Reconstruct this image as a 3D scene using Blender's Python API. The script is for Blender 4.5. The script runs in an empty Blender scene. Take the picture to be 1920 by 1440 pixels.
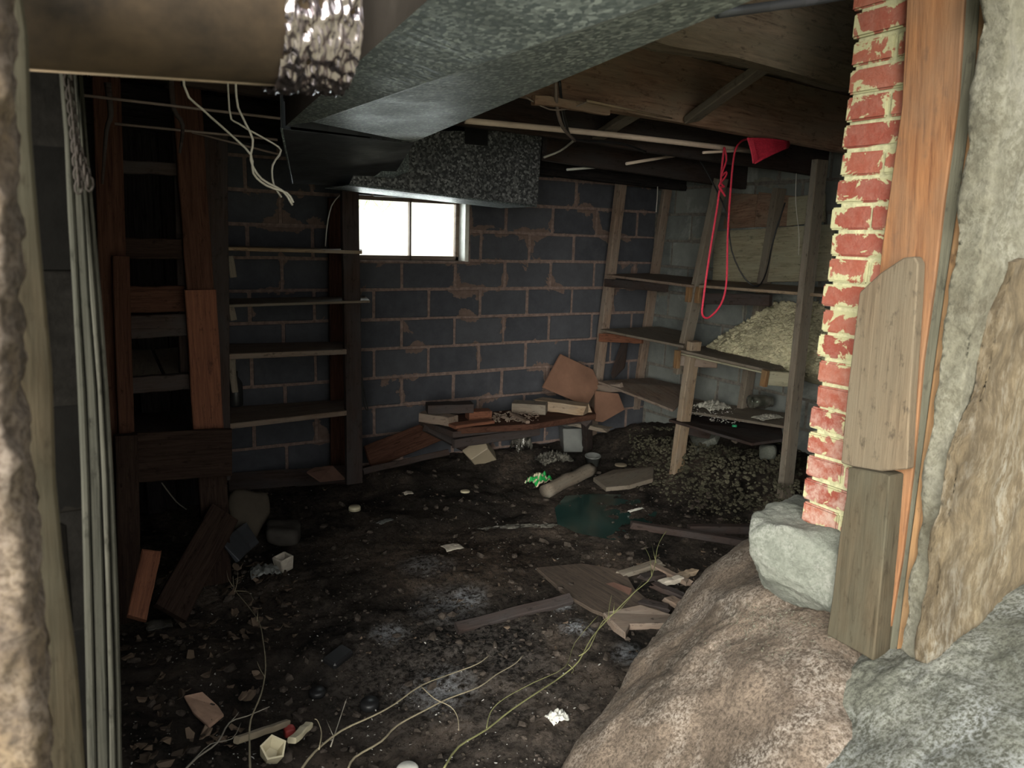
import bpy, bmesh, math, random
from mathutils import Vector, Matrix, noise, Euler
from mathutils.bvhtree import BVHTree
random.seed(7)
S = bpy.context.scene
COL = S.collection

# ------------------------------------------------------------------ camera (eye at the origin, X along the back wall, Y into the room)
FPX = 1440.0
_n = Vector((-226., 7540., 1440.)).normalized()
_z = -_n
_x = Vector((2500., -200., 1440.)); _x -= _z * _x.dot(_z); _x.normalize()
_y = _z.cross(_x)
if _y.z < 0: _y = -_y
M3 = Matrix((_x, _y, _z))
def ray(px, py): return M3 @ Vector((px - 960, py - 720, FPX))
def P(px, py, X=None, Y=None, Z=None, o=(0, 0, 0)):
    d = ray(px, py)
    t = X / d.x if X is not None else (Y / d.y if Y is not None else Z / d.z)
    return d * t + Vector(o)

cd = bpy.data.cameras.new('camera'); cam = bpy.data.objects.new('camera', cd); COL.objects.link(cam)
cd.sensor_width = 36; cd.lens = 27; cd.clip_start = 0.02
cx, cy, cz = M3 @ Vector((1, 0, 0)), M3 @ Vector((0, -1, 0)), M3 @ Vector((0, 0, -1))
cam.matrix_world = Matrix(((cx.x, cy.x, cz.x, 0), (cx.y, cy.y, cz.y, 0), (cx.z, cy.z, cz.z, 0), (0, 0, 0, 1)))
cd.dof.use_dof = True; cd.dof.focus_distance = 3.6; cd.dof.aperture_fstop = 6.0
S.camera = cam

# ------------------------------------------------------------------ world and light
w = bpy.data.worlds.new('sky'); S.world = w; w.use_nodes = True
wn = w.node_tree; wn.nodes.clear()
bg = wn.nodes.new('ShaderNodeBackground'); wo = wn.nodes.new('ShaderNodeOutputWorld')
tc = wn.nodes.new('ShaderNodeTexCoord'); sp = wn.nodes.new('ShaderNodeSeparateXYZ')
cr = wn.nodes.new('ShaderNodeValToRGB')
cr.color_ramp.elements[0].position = 0.0; cr.color_ramp.elements[0].color = (1.0, 0.98, 0.86, 1)
cr.color_ramp.elements[1].position = 0.8; cr.color_ramp.elements[1].color = (0.93, 0.97, 1.0, 1)
wn.links.new(tc.outputs['Generated'], sp.inputs[0]); wn.links.new(sp.outputs['Z'], cr.inputs[0])
wn.links.new(cr.outputs[0], bg.inputs[0]); wn.links.new(bg.outputs[0], wo.inputs[0])
bg.inputs[1].default_value = 0.95
S.view_settings.view_transform = 'Standard'; S.view_settings.look = 'None'
S.view_settings.gamma = 1; S.view_settings.use_curve_mapping = False
S.view_settings.exposure = 1.35
sd = bpy.data.lights.new('hazy_sun', 'SUN'); sd.energy = 7.5; sd.angle = math.radians(60); sd.color = (1.0, 0.97, 0.86)
so = bpy.data.objects.new('hazy_sun', sd); COL.objects.link(so); so.rotation_euler = Vector((0.80, 0.60, -0.16)).to_track_quat('-Z', 'Y').to_euler()
# daylight outside the back window
ld_ = bpy.data.lights.new('window_daylight', 'AREA'); ld_.shape = 'RECTANGLE'; ld_.size = 1.3; ld_.size_y = 0.8; ld_.energy = 34; ld_.color = (0.86, 0.92, 1.0)
lo = bpy.data.objects.new('window_daylight', ld_); COL.objects.link(lo); lo.location = (2.1, 5.75, 0.25); lo.rotation_euler = (math.radians(-90 - 8), 0, 0)

# ------------------------------------------------------------------ materials
class NT:
    def __init__(s, name, rough=0.9, metal=0.0, spec=0.3):
        s.m = bpy.data.materials.new(name); s.m.use_nodes = True
        s.t = s.m.node_tree; s.b = s.t.nodes['Principled BSDF']
        s.b.inputs['Roughness'].default_value = rough; s.b.inputs['Metallic'].default_value = metal
        s.b.inputs['Specular IOR Level'].default_value = spec
    def n(s, typ, **k):
        o = s.t.nodes.new(typ)
        for a, b in k.items(): setattr(o, a, b)
        return o
    def l(s, a, b): s.t.links.new(a, b)
    def coord(s, kind='Object', scale=(1, 1, 1), jitter=True):
        if kind == 'World':
            g = s.n('ShaderNodeNewGeometry').outputs['Position']; jitter = False
        else: g = s.n('ShaderNodeTexCoord').outputs[kind]
        mp = s.n('ShaderNodeMapping'); mp.inputs['Scale'].default_value = scale
        s.l(g, mp.inputs['Vector'])
        if jitter:
            oi = s.n('ShaderNodeObjectInfo'); mu = s.n('ShaderNodeMath', operation='MULTIPLY'); mu.inputs[1].default_value = 37.0
            s.l(oi.outputs['Random'], mu.inputs[0]); s.l(mu.outputs[0], mp.inputs['Location'])
        return mp.outputs[0]
    def noise(s, v, scale, detail=6, rough=0.6, dist=0.0):
        o = s.n('ShaderNodeTexNoise'); o.inputs['Scale'].default_value = scale; o.inputs['Detail'].default_value = detail
        o.inputs['Roughness'].default_value = rough; o.inputs['Distortion'].default_value = dist
        s.l(v, o.inputs['Vector']); return o.outputs['Fac']
    def ramp(s, f, stops):
        o = s.n('ShaderNodeValToRGB'); e = o.color_ramp.elements
        while len(e) < len(stops): e.new(0.5)
        for i, (p, c) in enumerate(stops):
            e[i].position = p; e[i].color = (*c, 1) if isinstance(c, tuple) else (c, c, c, 1)
        s.l(f, o.inputs[0]); return o.outputs[0]
    def mix(s, f, a, b):
        o = s.n('ShaderNodeMixRGB')
        if isinstance(f, (int, float)): o.inputs[0].default_value = f
        else: s.l(f, o.inputs[0])
        for i, v in ((1, a), (2, b)):
            if isinstance(v, tuple): o.inputs[i].default_value = (*v, 1)
            else: s.l(v, o.inputs[i])
        return o.outputs[0]
    def math(s, op, a, b=None):
        o = s.n('ShaderNodeMath', operation=op)
        for i, v in ((0, a), (1, b)):
            if v is None: continue
            if isinstance(v, (int, float)): o.inputs[i].default_value = v
            else: s.l(v, o.inputs[i])
        return o.outputs[0]
    def col(s, c):
        if isinstance(c, tuple): s.b.inputs['Base Color'].default_value = (*c, 1)
        else: s.l(c, s.b.inputs['Base Color'])
    def bump(s, h, strength=0.5, dist=0.01):
        o = s.n('ShaderNodeBump'); o.inputs['Strength'].default_value = strength; o.inputs['Distance'].default_value = dist
        s.l(h, o.inputs['Height']); s.l(o.outputs[0], s.b.inputs['Normal'])

def wood(name, dark, light, grey=None, greyamt=0.5, fine=1.0, blot=None):
    s = NT(name, 0.85)
    v = s.coord('Object', (1.2, 22 * fine, 22 * fine))
    g = s.noise(v, 2.2, 8, 0.7, 1.2)
    v2 = s.coord('Object', (1, 3, 3))
    h = s.noise(v2, 3.0, 5, 0.6)
    g2 = s.noise(s.coord('Object', (3, 110 * fine, 110 * fine)), 2.0, 6, 0.7, 0.6)
    g = s.math('ADD', s.math('MULTIPLY', g, 0.6), s.math('MULTIPLY', g2, 0.4))
    c = s.ramp(g, [(0.38, dark), (0.60, light)])
    c = s.mix(s.ramp(g2, [(0.30, 0.8), (0.42, 0.0)]), c, tuple(x * 0.35 for x in dark))
    if grey: c = s.mix(s.ramp(h, [(0.5 - greyamt * .35, 0.0), (0.85 - greyamt * .35, 1.0)]), c, grey)
    sp = s.noise(s.coord('Object', (4, 9, 9)), 4.0, 6, 0.75)
    bl = blot or tuple(x * 0.3 for x in dark)
    c = s.mix(s.ramp(sp, [(0.56, 0.0), (0.70, 0.8)]), c, bl)
    s.col(c); s.bump(g, 0.55, 0.006)
    return s.m
def plain(name, c, rough=0.7, metal=0.0, var=0.3, scale=12.0, spec=0.3, bump=0.3):
    s = NT(name, rough, metal, spec); f = s.noise(s.coord('Object'), scale, 6, 0.65)
    s.col(s.ramp(f, [(0.3, tuple(x * (1 - var) for x in c)), (0.7, tuple(min(1, x * (1 + var)) for x in c))]))
    s.bump(f, bump, 0.004); return s.m
def block_mat(name, face1, face2, mortar, eff, thr=0.5, effamt=0.6):
    # block face with mortar smeared in from its edges
    s = NT(name, 0.9)
    g = s.n('ShaderNodeTexCoord').outputs['Generated']; sx = s.n('ShaderNodeSeparateXYZ'); s.l(g, sx.inputs[0])
    def edge(o, L):
        a = s.math('SUBTRACT', o, 0.5); a = s.math('ABSOLUTE', a); a = s.math('SUBTRACT', 0.5, a); return s.math('MULTIPLY', a, L)
    e = s.math('MINIMUM', edge(sx.outputs[0], 0.39), edge(sx.outputs[2], 0.19))
    wv = s.coord('World')
    n1 = s.noise(wv, 2.6, 5, 0.6, 0.6); n2 = s.noise(wv, 22, 6, 0.7)
    reach = s.math('MULTIPLY', s.math('SUBTRACT', n1, thr), 0.42)
    reach = s.math('ADD', reach, s.math('MULTIPLY', s.math('SUBTRACT', n2, 0.5), 0.03))
    mk = s.math('GREATER_THAN', reach, e)
    oi = s.n('ShaderNodeObjectInfo')
    f = s.noise(s.coord('Object'), 9, 8, 0.7)
    base = s.mix(oi.outputs['Random'], face1, face2)
    base = s.mix(s.ramp(f, [(0.35, 0.0), (0.75, 0.35)]), base, tuple(x * 1.9 for x in face2))
    ef = s.ramp(s.noise(wv, 1.7, 7, 0.72, 0.4), [(0.56, 0.0), (0.74, effamt)])
    base = s.mix(ef, base, eff)
    mc = s.mix(s.ramp(n2, [(0.3, 0.0), (0.7, 1.0)]), tuple(x * .6 for x in mortar), mortar)
    s.col(s.mix(mk, base, mc)); s.bump(s.math('ADD', f, s.math('MULTIPLY', mk, 0.6)), 0.6, 0.006)
    return s.m
def brick_mat():
    s = NT('old_red_brick', 0.9)
    g = s.n('ShaderNodeTexCoord').outputs['Generated']; sx = s.n('ShaderNodeSeparateXYZ'); s.l(g, sx.inputs[0])
    def edge(o, L):
        a = s.math('SUBTRACT', o, 0.5); a = s.math('ABSOLUTE', a); a = s.math('SUBTRACT', 0.5, a); return s.math('MULTIPLY', a, L)
    e = s.math('MINIMUM', edge(sx.outputs[1], 0.11), edge(sx.outputs[2], 0.058))
    wv = s.coord('World')
    n1 = s.noise(wv, 13, 5, 0.65, 0.8); n2 = s.noise(wv, 70, 6, 0.75)
    reach = s.math('ADD', s.math('ADD', s.math('MULTIPLY', s.math('SUBTRACT', n1, 0.487), 0.17), s.math('MULTIPLY', s.math('SUBTRACT', n2, 0.5), 0.035)), 0.0)
    mk = s.ramp(s.math('SUBTRACT', reach, e), [(0.0, 0.0), (0.004, 1.0)])
    oi = s.n('ShaderNodeObjectInfo')
    base = s.mix(oi.outputs['Random'], (0.15, 0.032, 0.020), (0.22, 0.070, 0.042))
    base = s.mix(s.ramp(n2, [(0.3, 0.0), (0.75, 0.5)]), base, (0.20, 0.05, 0.035))
    # pale salt bloom, strongest low on the pier
    ps = s.n('ShaderNodeSeparateXYZ'); s.l(s.n('ShaderNodeNewGeometry').outputs['Position'], ps.inputs[0])
    lo = s.ramp(s.math('MULTIPLY', s.math('ADD', ps.outputs[2], 0.8), 1.0), [(0.0, 0.75), (0.55, 0.12)])
    bl = s.ramp(s.noise(wv, 24, 7, 0.8), [(0.42, 0.0), (0.62, 1.0)])
    base = s.mix(s.math('MULTIPLY', bl, lo), base, (0.36, 0.29, 0.25))
    s.col(s.mix(mk, base, (0.30, 0.29, 0.17))); s.bump(n2, 0.7, 0.006)
    return s.m
def galv(name, base, light, rough=0.45, metal=0.75, sc=38, stretch=(1, 1, 1)):
    s = NT(name, rough, metal, 0.5)
    v = s.n('ShaderNodeTexVoronoi'); v.inputs['Scale'].default_value = sc; s.l(s.coord('World', stretch), v.inputs['Vector']); sepc = s.n('ShaderNodeSeparateColor'); s.l(v.outputs['Color'], sepc.inputs[0])
    f = s.noise(s.coord('World'), 3.0, 6, 0.65)
    c = s.ramp(sepc.outputs[0], [(0.3, base), (0.8, tuple((p + q) / 2 for p, q in zip(base, light))), (0.97, light)])
    c = s.mix(s.ramp(f, [(0.4, 0.0), (0.7, 0.45)]), c, tuple(x * .45 for x in base))
    s.col(c); s.bump(s.noise(s.coord('World', (1, 3, 1)), 18, 4, 0.5), 0.25, 0.006)
    s.l(s.ramp(f, [(0.3, rough - .08), (0.8, rough + .25)]), s.b.inputs['Roughness'])
    return s.m
def rock(name, a, b, c, white=0.5, wcol=(0.75, 0.73, 0.70), sc=1.0, wthr=0.55, dk=0.75, fg=95, st=(1, 1, 1)):
    s = NT(name, 0.95)
    wv = s.coord('World', st)
    f = s.noise(wv, 5 * sc, 9, 0.7, 0.3); g = s.noise(wv, fg, 8, 0.75)
    col = s.ramp(f, [(0.32, a), (0.5, b), (0.68, c)])
    col = s.mix(s.ramp(g, [(0.38, dk), (0.56, 0.0)]), col, tuple(x * .35 for x in a))
    wf = s.math('MULTIPLY', s.ramp(s.noise(wv, 4.2 * sc, 6, 0.7, 0.8), [(wthr - .1, 0.0), (wthr + .12, 1.0)]), s.ramp(g, [(0.46, 0.0), (0.58, white)]))
    col = s.mix(wf, col, wcol)
    s.col(col); s.bump(g, 0.9, 0.012); return s.m
def dirt_mat():
    s = NT('black_basement_dirt', 1.0, 0, 0.05)
    wv = s.coord('World')
    f = s.noise(wv, 2.2, 9, 0.7, 0.5); g = s.noise(wv, 38, 9, 0.8)
    c = s.ramp(f, [(0.38, (0.018, 0.016, 0.015)), (0.53, (0.085, 0.070, 0.060)), (0.68, (0.20, 0.155, 0.125))])
    c = s.mix(s.ramp(g, [(0.36, 0.8), (0.54, 0.0)]), c, (0.008, 0.008, 0.008))
    def spot(cx, cy, r, soft, colr, amt, squash=1.0):
        nonlocal c
        mp = s.n('ShaderNodeMapping'); mp.inputs['Location'].default_value = (-cx, -cy * squash, 0); mp.inputs['Scale'].default_value = (1, squash, 0)
        s.l(s.n('ShaderNodeNewGeometry').outputs['Position'], mp.inputs['Vector'])
        d = s.n('ShaderNodeVectorMath', operation='LENGTH'); s.l(mp.outputs[0], d.inputs[0])
        dd = s.math('ADD', d.outputs['Value'], s.math('MULTIPLY', s.math('SUBTRACT', s.noise(wv, 7, 6, .7), .5), soft * 2.2))
        m = s.math('MULTIPLY', s.ramp(dd, [(max(0, r - soft), amt), (r + soft, 0.0)]), s.ramp(g, [(0.44, 0.0), (0.60, 1.0)]))
        c = s.mix(m, c, colr)
    spot(0.55, 2.5, 0.45, 0.35, (0.018, 0.016, 0.015), 0.85); spot(1.9, 4.2, 0.5, 0.3, (0.02, 0.018, 0.017), .7); spot(1.28, 2.45, 0.40, 0.25, (0.20, 0.175, 0.16), 0.8)          # trodden ashy ground
    spot(1.68, 3.35, 0.40, 0.2, (0.13, 0.09, 0.065), 0.7)
    for (px, py, r, a) in ((800, 1045, .10, .5), (840, 1110, .13, .45), (880, 1105, .06, .8), (1080, 1160, .055, 1.0), (1050, 1120, .045, 1.0), (730, 1165, .06, .7), (830, 1260, .10, .7), (1180, 1210, .06, .5)):
        q = P(px, py, Z=-1.6); spot(q.x, q.y, r, r * .7, (0.50, 0.53, 0.58), a)
    s.col(c); s.bump(g, 1.0, 0.03); return s.m

M = {}
M['wood_dark'] = wood('dark_smoked_timber', (0.022, 0.014, 0.012), (0.055, 0.036, 0.030), (0.045, 0.04, 0.04), 0.5)
M['wood_red'] = wood('reddish_timber', (0.030, 0.013, 0.009), (0.075, 0.036, 0.024), None)
M['wood_bright_red'] = wood('brighter_reddish_timber', (0.085, 0.032, 0.018), (0.17, 0.068, 0.038), None)  # brighter version of the reddish timber
M['wood_brown'] = wood('brown_old_timber', (0.09, 0.060, 0.044), (0.23, 0.16, 0.12), (0.19, 0.155, 0.13), 0.5)
M['wood_grey'] = wood('grey_weathered_timber', (0.072, 0.055, 0.042), (0.20, 0.155, 0.118), (0.16, 0.14, 0.115), 0.6)
M['wood_pale'] = wood('pale_plank', (0.17, 0.145, 0.095), (0.34, 0.30, 0.21), (0.28, 0.27, 0.2), 0.4, 0.7)
M['wood_tan'] = wood('tan_timber', (0.12, 0.075, 0.045), (0.30, 0.21, 0.13), (0.24, 0.20, 0.16), 0.4)
M['wood_orange'] = wood('orange_brown_jamb_timber', (0.0936, 0.036, 0.0144), (0.1944, 0.09, 0.03744), (0.1224, 0.072, 0.04176), 0.35, 0.6, (0.0936, 0.0504, 0.0288))
M['wood_honey'] = wood('honey_trim_timber', (0.1008, 0.0504, 0.0216), (0.2304, 0.126, 0.05616), (0.144, 0.1008, 0.0576), 0.3, 0.8)
M['wood_mossy'] = wood('mossy_brown_timber', (0.0275, 0.021, 0.013), (0.065, 0.05, 0.0325), (0.05, 0.046, 0.033), 0.5, 0.6, (0.02, 0.015, 0.01))
M['wood_sawn'] = wood('sawn_grey_tan_board', (0.0558, 0.03968, 0.0248), (0.1147, 0.08556, 0.0558), (0.093, 0.07564, 0.0527), 0.45, 1.3)
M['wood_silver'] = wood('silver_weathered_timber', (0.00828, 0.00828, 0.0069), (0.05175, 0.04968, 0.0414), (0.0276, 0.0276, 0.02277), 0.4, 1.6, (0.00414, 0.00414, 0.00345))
M['wood_beam'] = wood('cobwebbed_joist_timber', (0.10, 0.072, 0.054), (0.26, 0.195, 0.145), (0.21, 0.18, 0.14), 0.5, 0.5)
M['wood_joist_red'] = wood('reddish_joist_timber', (0.13, 0.072, 0.05), (0.30, 0.185, 0.13), (0.19, 0.145, 0.11), 0.4, 0.5)
M['wood_shaded'] = wood('shaded_brown_timber', (0.012, 0.007, 0.006), (0.034, 0.022, 0.017), None)  # dimness of the left shelving put into the timber colour
M['wood_log'] = wood('dim_brown_log', (0.05, 0.036, 0.027), (0.13, 0.098, 0.072), (0.10, 0.085, 0.065), 0.5, 0.4)
M['wood_jamb_shade'] = wood('grey_green_jamb_shade', (0.05, 0.048, 0.035), (0.085, 0.082, 0.06), None)
M['wood_casing'] = wood('brown_casing_timber', (0.075, 0.04125, 0.021), (0.165, 0.0975, 0.0525), (0.12, 0.08625, 0.0525), 0.4)
M['black_timber'] = wood('black_and_shade_timber', (0.010, 0.009, 0.010), (0.028, 0.024, 0.024), None)  # dark uprights, and shade painted in behind the left shelves
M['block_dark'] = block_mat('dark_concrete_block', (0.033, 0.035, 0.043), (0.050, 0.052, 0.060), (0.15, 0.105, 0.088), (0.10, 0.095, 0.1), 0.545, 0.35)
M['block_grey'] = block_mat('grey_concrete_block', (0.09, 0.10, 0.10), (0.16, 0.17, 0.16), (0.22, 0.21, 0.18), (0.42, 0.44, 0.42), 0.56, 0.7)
M['block_left'] = block_mat('shaded_grey_block', (0.0016, 0.0015, 0.0014), (0.0028, 0.0026, 0.0024), (0.005, 0.0044, 0.0038), (0.0056, 0.0042, 0.0032), 0.56, 0.4)  # near-black colour carries the shadow of the recess beside the jamb
M['mortar'] = plain('pinkish_mortar', (0.16, 0.115, 0.10), 0.95, var=0.45, scale=30, bump=0.8)
M['mortar_left'] = plain('shaded_dark_mortar', (0.0044, 0.004, 0.0036), 0.95, var=0.4, scale=30, bump=0.8)  # recess shadow put into the mortar colour as well
M['mortar_grey'] = plain('dirty_mortar', (0.14, 0.13, 0.115), 0.95, var=0.4, scale=30, bump=0.8)
M['mortar_lime'] = plain('lime_mortar', (0.30, 0.29, 0.18), 0.95, var=0.3, scale=60, bump=1.0)
M['brick'] = brick_mat()
M['galv'] = galv('galvanised_duct_sheet', (0.10, 0.122, 0.13), (0.36, 0.41, 0.41), 0.5, 0.25, 165, (1, .45, 1))
M['galv_dark'] = galv('dull_spangled_duct_sheet', (0.035, 0.038, 0.042), (0.30, 0.31, 0.32), 0.55, 0.25, 95)
M['sheet_dark'] = galv('dark_duct_sheet', (0.05, 0.055, 0.065), (0.08, 0.085, 0.10), 0.5, 0.5, 12)
M['sheet_brown'] = plain('shaded_brown_duct_side', (0.05, 0.0425, 0.0375), 0.6, 0.3, 0.3, 5)  # shade and brown reflection on the duct's left side, put into its colour
M['round_duct'] = (lambda s: (s.col(s.mix(s.ramp(s.noise(s.coord('World'), 4, 7, .7), [(.35, 0.0), (.65, 1.0)]), (0.014, 0.011, 0.009), (0.055, 0.038, 0.024))), s.bump(s.noise(s.coord('World'), 20, 5, .6), .3, .004), s.m)[-1])(NT('rusty_round_duct', 0.75, 0.0))
M['foil'] = plain('crinkled_foil', (0.26, 0.23, 0.245), 0.22, 0.95, 0.15, 8, 0.5, 0.2)
M['rock_brown'] = rock('brown_boulder_rock', (0.075, 0.056, 0.040), (0.17, 0.13, 0.10), (0.26, 0.20, 0.155), 0.7, (0.46, 0.42, 0.38))
M['rock_grey'] = rock('grey_lichened_boulder', (0.08625, 0.08855, 0.069), (0.184, 0.1863, 0.1552), (0.2875, 0.2875, 0.253), 0.6, (0.414, 0.437, 0.46), 0.7, 0.52)
M['rock_pale'] = rock('pale_footing_stone', (0.1088, 0.1156, 0.0986), (0.1632, 0.1734, 0.1496), (0.204, 0.2074, 0.1836), 0.5, (0.3128, 0.3128, 0.2992), 1.0, 0.55, 0.35)
M['rock_left'] = rock('rough_tan_stucco', (0.085, 0.064, 0.048), (0.19, 0.145, 0.115), (0.25, 0.18, 0.11), 0.6, (0.32, 0.28, 0.25), 1.2)
M['plaster'] = rock('peeling_plaster', (0.085, 0.0748, 0.0527), (0.1487, 0.1403, 0.1062), (0.187, 0.1785, 0.1487), 0.4, (0.272, 0.272, 0.238), 0.8, .55, .35, 60)
M['bark'] = rock('stained_tan_render', (0.0612, 0.04464, 0.02592), (0.1224, 0.0936, 0.0576), (0.1656, 0.1296, 0.0792), 0.6, (0.2376, 0.2376, 0.216), 1.0, .55, .45, 60, (1, 1, .35))
M['dirt'] = dirt_mat()
M['gravel'] = plain('yellow_grey_rubble', (0.42, 0.39, 0.27), 0.95, var=0.5, scale=6, bump=0.3)
M['gravel_dark'] = plain('dark_rubble', (0.06, 0.056, 0.04), 0.95, var=0.6, scale=6, bump=0.3)
M['leaf'] = (lambda s: (s.col(s.mix(s.n('ShaderNodeObjectInfo').outputs['Random'], (0.018, 0.014, 0.011), (0.13, 0.095, 0.07))), s.m)[-1])(NT('dead_leaf', 0.8))
M['crumb'] = plain('dirt_crumb', (0.035, 0.029, 0.024), 0.95, var=0.7, scale=3)
M['clod'] = plain('soil_clod', (0.05, 0.041, 0.035), 1.0, var=0.6, scale=30, spec=0.05)
M['chip'] = plain('pale_crumb', (0.30, 0.29, 0.27), 0.9, var=0.6, scale=3)
M['stem'] = plain('dry_stem', (0.22, 0.19, 0.13), 0.8, var=0.3)
M['stem_grey'] = plain('grey_dry_stem', (0.17, 0.155, 0.13), 0.8, var=0.3)
M['stem_green'] = plain('greenish_weed_stem', (0.17, 0.17, 0.075), 0.8, var=0.3)
M['red'] = plain('red_cord', (0.55, 0.03, 0.065), 0.6, var=0.25, scale=80, bump=0.8)
M['white_pipe'] = plain('off_white_pipe', (0.60, 0.48, 0.40), 0.45, var=0.12)
M['wire_white'] = plain('dirty_white_cable', (0.42, 0.40, 0.36), 0.5, var=0.2)
M['wire_grey'] = plain('brown_grey_cable', (0.16, 0.125, 0.11), 0.5)
M['black'] = plain('black_rubber', (0.012, 0.012, 0.013), 0.4, var=0.3)
M['iron'] = plain('rusty_iron', (0.015, 0.011, 0.009), 0.8, 0.0)
M['cardboard'] = plain('brown_hardboard', (0.17, 0.092, 0.062), 0.85, var=0.2, scale=5)
M['cardboard_dark'] = plain('dark_hardboard', (0.11, 0.06, 0.045), 0.85, var=0.3, scale=5)
M['plastic_tan'] = plain('tan_plastic', (0.24, 0.20, 0.145), 0.5, var=0.15, scale=4)
M['plastic_cream'] = plain('cream_plastic', (0.50, 0.45, 0.32), 0.4, var=0.1, scale=4)
M['plastic_grey'] = plain('dirty_grey_plastic', (0.13, 0.135, 0.13), 0.35, var=0.25, scale=4, spec=0.5)
M['white'] = plain('dirty_white_plastic', (0.55, 0.54, 0.50), 0.5, var=0.2)
M['paper'] = plain('stained_paper', (0.38, 0.34, 0.29), 0.9, var=0.35, scale=20)
M['salmon'] = plain('salmon_card', (0.40, 0.26, 0.19), 0.9, var=0.3, scale=14)
M['red_dull'] = plain('dull_red_plastic', (0.32, 0.045, 0.04), 0.5)
M['pink'] = plain('pink_eraser_rubber', (0.55, 0.20, 0.18), 0.7)
M['teal'] = plain('murky_teal_water', (0.014, 0.040, 0.036), 0.15, var=0.5, scale=3, spec=0.5, bump=0.1)
M['rag'] = plain('grey_rag', (0.34, 0.33, 0.29), 0.95, var=0.35, scale=9)
M['stone_dark'] = plain('dark_stone', (0.05, 0.045, 0.04), 0.9, var=0.5, scale=5)
M['stone_tan'] = plain('tan_stone', (0.05, 0.042, 0.033), 0.9, var=0.3, scale=4)
M['green_grass'] = plain('sunlit_grass', (0.35, 0.55, 0.10), 0.8)
M['ground'] = plain('yard_earth', (0.36, 0.35, 0.24), 0.95, var=0.4, scale=3)
def glass_mat(name, tint, rough=0.05, dirt=0.15):
    s = NT(name, rough); t = s.t
    tr = s.n('ShaderNodeBsdfTransparent'); tr.inputs[0].default_value = (*tint, 1)
    gl = s.n('ShaderNodeBsdfGlossy'); gl.inputs['Roughness'].default_value = rough
    lw = s.n('ShaderNodeFresnel'); lw.inputs[0].default_value = 1.45
    a = s.n('ShaderNodeMixShader'); s.l(lw.outputs[0], a.inputs[0]); s.l(tr.outputs[0], a.inputs[1]); s.l(gl.outputs[0], a.inputs[2])
    df = s.n('ShaderNodeBsdfDiffuse'); df.inputs[0].default_value = (0.4, 0.38, 0.33, 1)
    b = s.n('ShaderNodeMixShader'); s.l(s.ramp(s.noise(s.coord('Object'), 14, 6, .7), [(.4, 0.02), (.75, dirt)]), b.inputs[0])
    s.l(a.outputs[0], b.inputs[1]); s.l(df.outputs[0], b.inputs[2])
    s.l(b.outputs[0], t.nodes['Material Output'].inputs['Surface']); return s.m
M['pane'] = glass_mat('dusty_window_glass', (0.95, 0.97, 0.93))
M['jar_glass'] = glass_mat('smoky_jar_glass', (0.50, 0.55, 0.50), 0.08, 0.35)
M['clear_film'] = glass_mat('clear_plastic_film', (0.75, 0.75, 0.75), 0.15, 0.4)
def pack_mat():
    s = NT('green_and_cream_packet', 0.4)
    w_ = s.n('ShaderNodeTexWave', bands_direction='Y'); w_.inputs['Scale'].default_value = 9; w_.inputs['Distortion'].default_value = 2.5
    s.l(s.coord('Object', (0, 1, 0), False), w_.inputs['Vector'])
    s.col(s.ramp(w_.outputs['Fac'], [(0.45, (0.02, 0.33, 0.07)), (0.6, (0.62, 0.55, 0.40))])); return s.m
M['packet'] = pack_mat()
M['wrapper'] = (lambda s: (s.col(s.ramp(s.noise(s.coord('Object'), 45, 2, .5), [(.42, (.02, .03, .16)), (.5, (.45, .38, .30)), (.58, (.55, .22, .05))])), s.m)[-1])(NT('orange_blue_wrapper', 0.35))

for k_, v_ in (('block_left', .03), ('mortar_left', .03), ('wood_silver', .05), ('wood_mossy', .1), ('wood_shaded', .06), ('wood_red', .1), ('wood_dark', .1), ('black_timber', .03), ('round_duct', .15), ('wood_log', .1), ('wood_joist_red', .1), ('crumb', .05), ('leaf', .1), ('gravel_dark', .05), ('stone_dark', .05), ('stone_tan', .1)):
    M[k_].node_tree.nodes['Principled BSDF'].inputs['Specular IOR Level'].default_value = v_

# ------------------------------------------------------------------ object helpers
def tag(o, label, cat, group=None, kind=None):
    if label: o['label'] = label
    if cat: o['category'] = cat
    if group: o['group'] = group
    if kind: o['kind'] = kind
    return o
def thing(name, loc, label, cat, group=None):
    o = bpy.data.objects.new(name, None); COL.objects.link(o); o.location = loc; o.empty_display_size = .1
    return tag(o, label, cat, group)
def put(name, me, mat, mw=None, parent=None):
    if isinstance(mat, str): mat = M[mat]
    if mat and not me.materials: me.materials.append(mat)
    o = bpy.data.objects.new(name, me); COL.objects.link(o)
    mw = mw or Matrix.Identity(4)
    if parent is not None:
        pw = WM(parent); o.parent = parent; o.matrix_basis = pw.inverted() @ mw
    else: o.matrix_basis = mw
    return o
def WM(o):
    m = o.matrix_basis.copy()
    while o.parent: o = o.parent; m = o.matrix_basis @ m
    return m
def mesh(verts, faces, smooth=False, name='m'):
    me = bpy.data.meshes.new(name); me.from_pydata([tuple(v) for v in verts], [], faces)
    if smooth:
        for p in me.polygons: p.use_smooth = True
    me.update(); return me
def basis(x, z, loc):
    x = x.normalized(); z = (z - x * z.dot(x)).normalized(); y = z.cross(x)
    return Matrix(((x.x, y.x, z.x, loc.x), (x.y, y.y, z.y, loc.y), (x.z, y.z, z.z, loc.z), (0, 0, 0, 1)))
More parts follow.
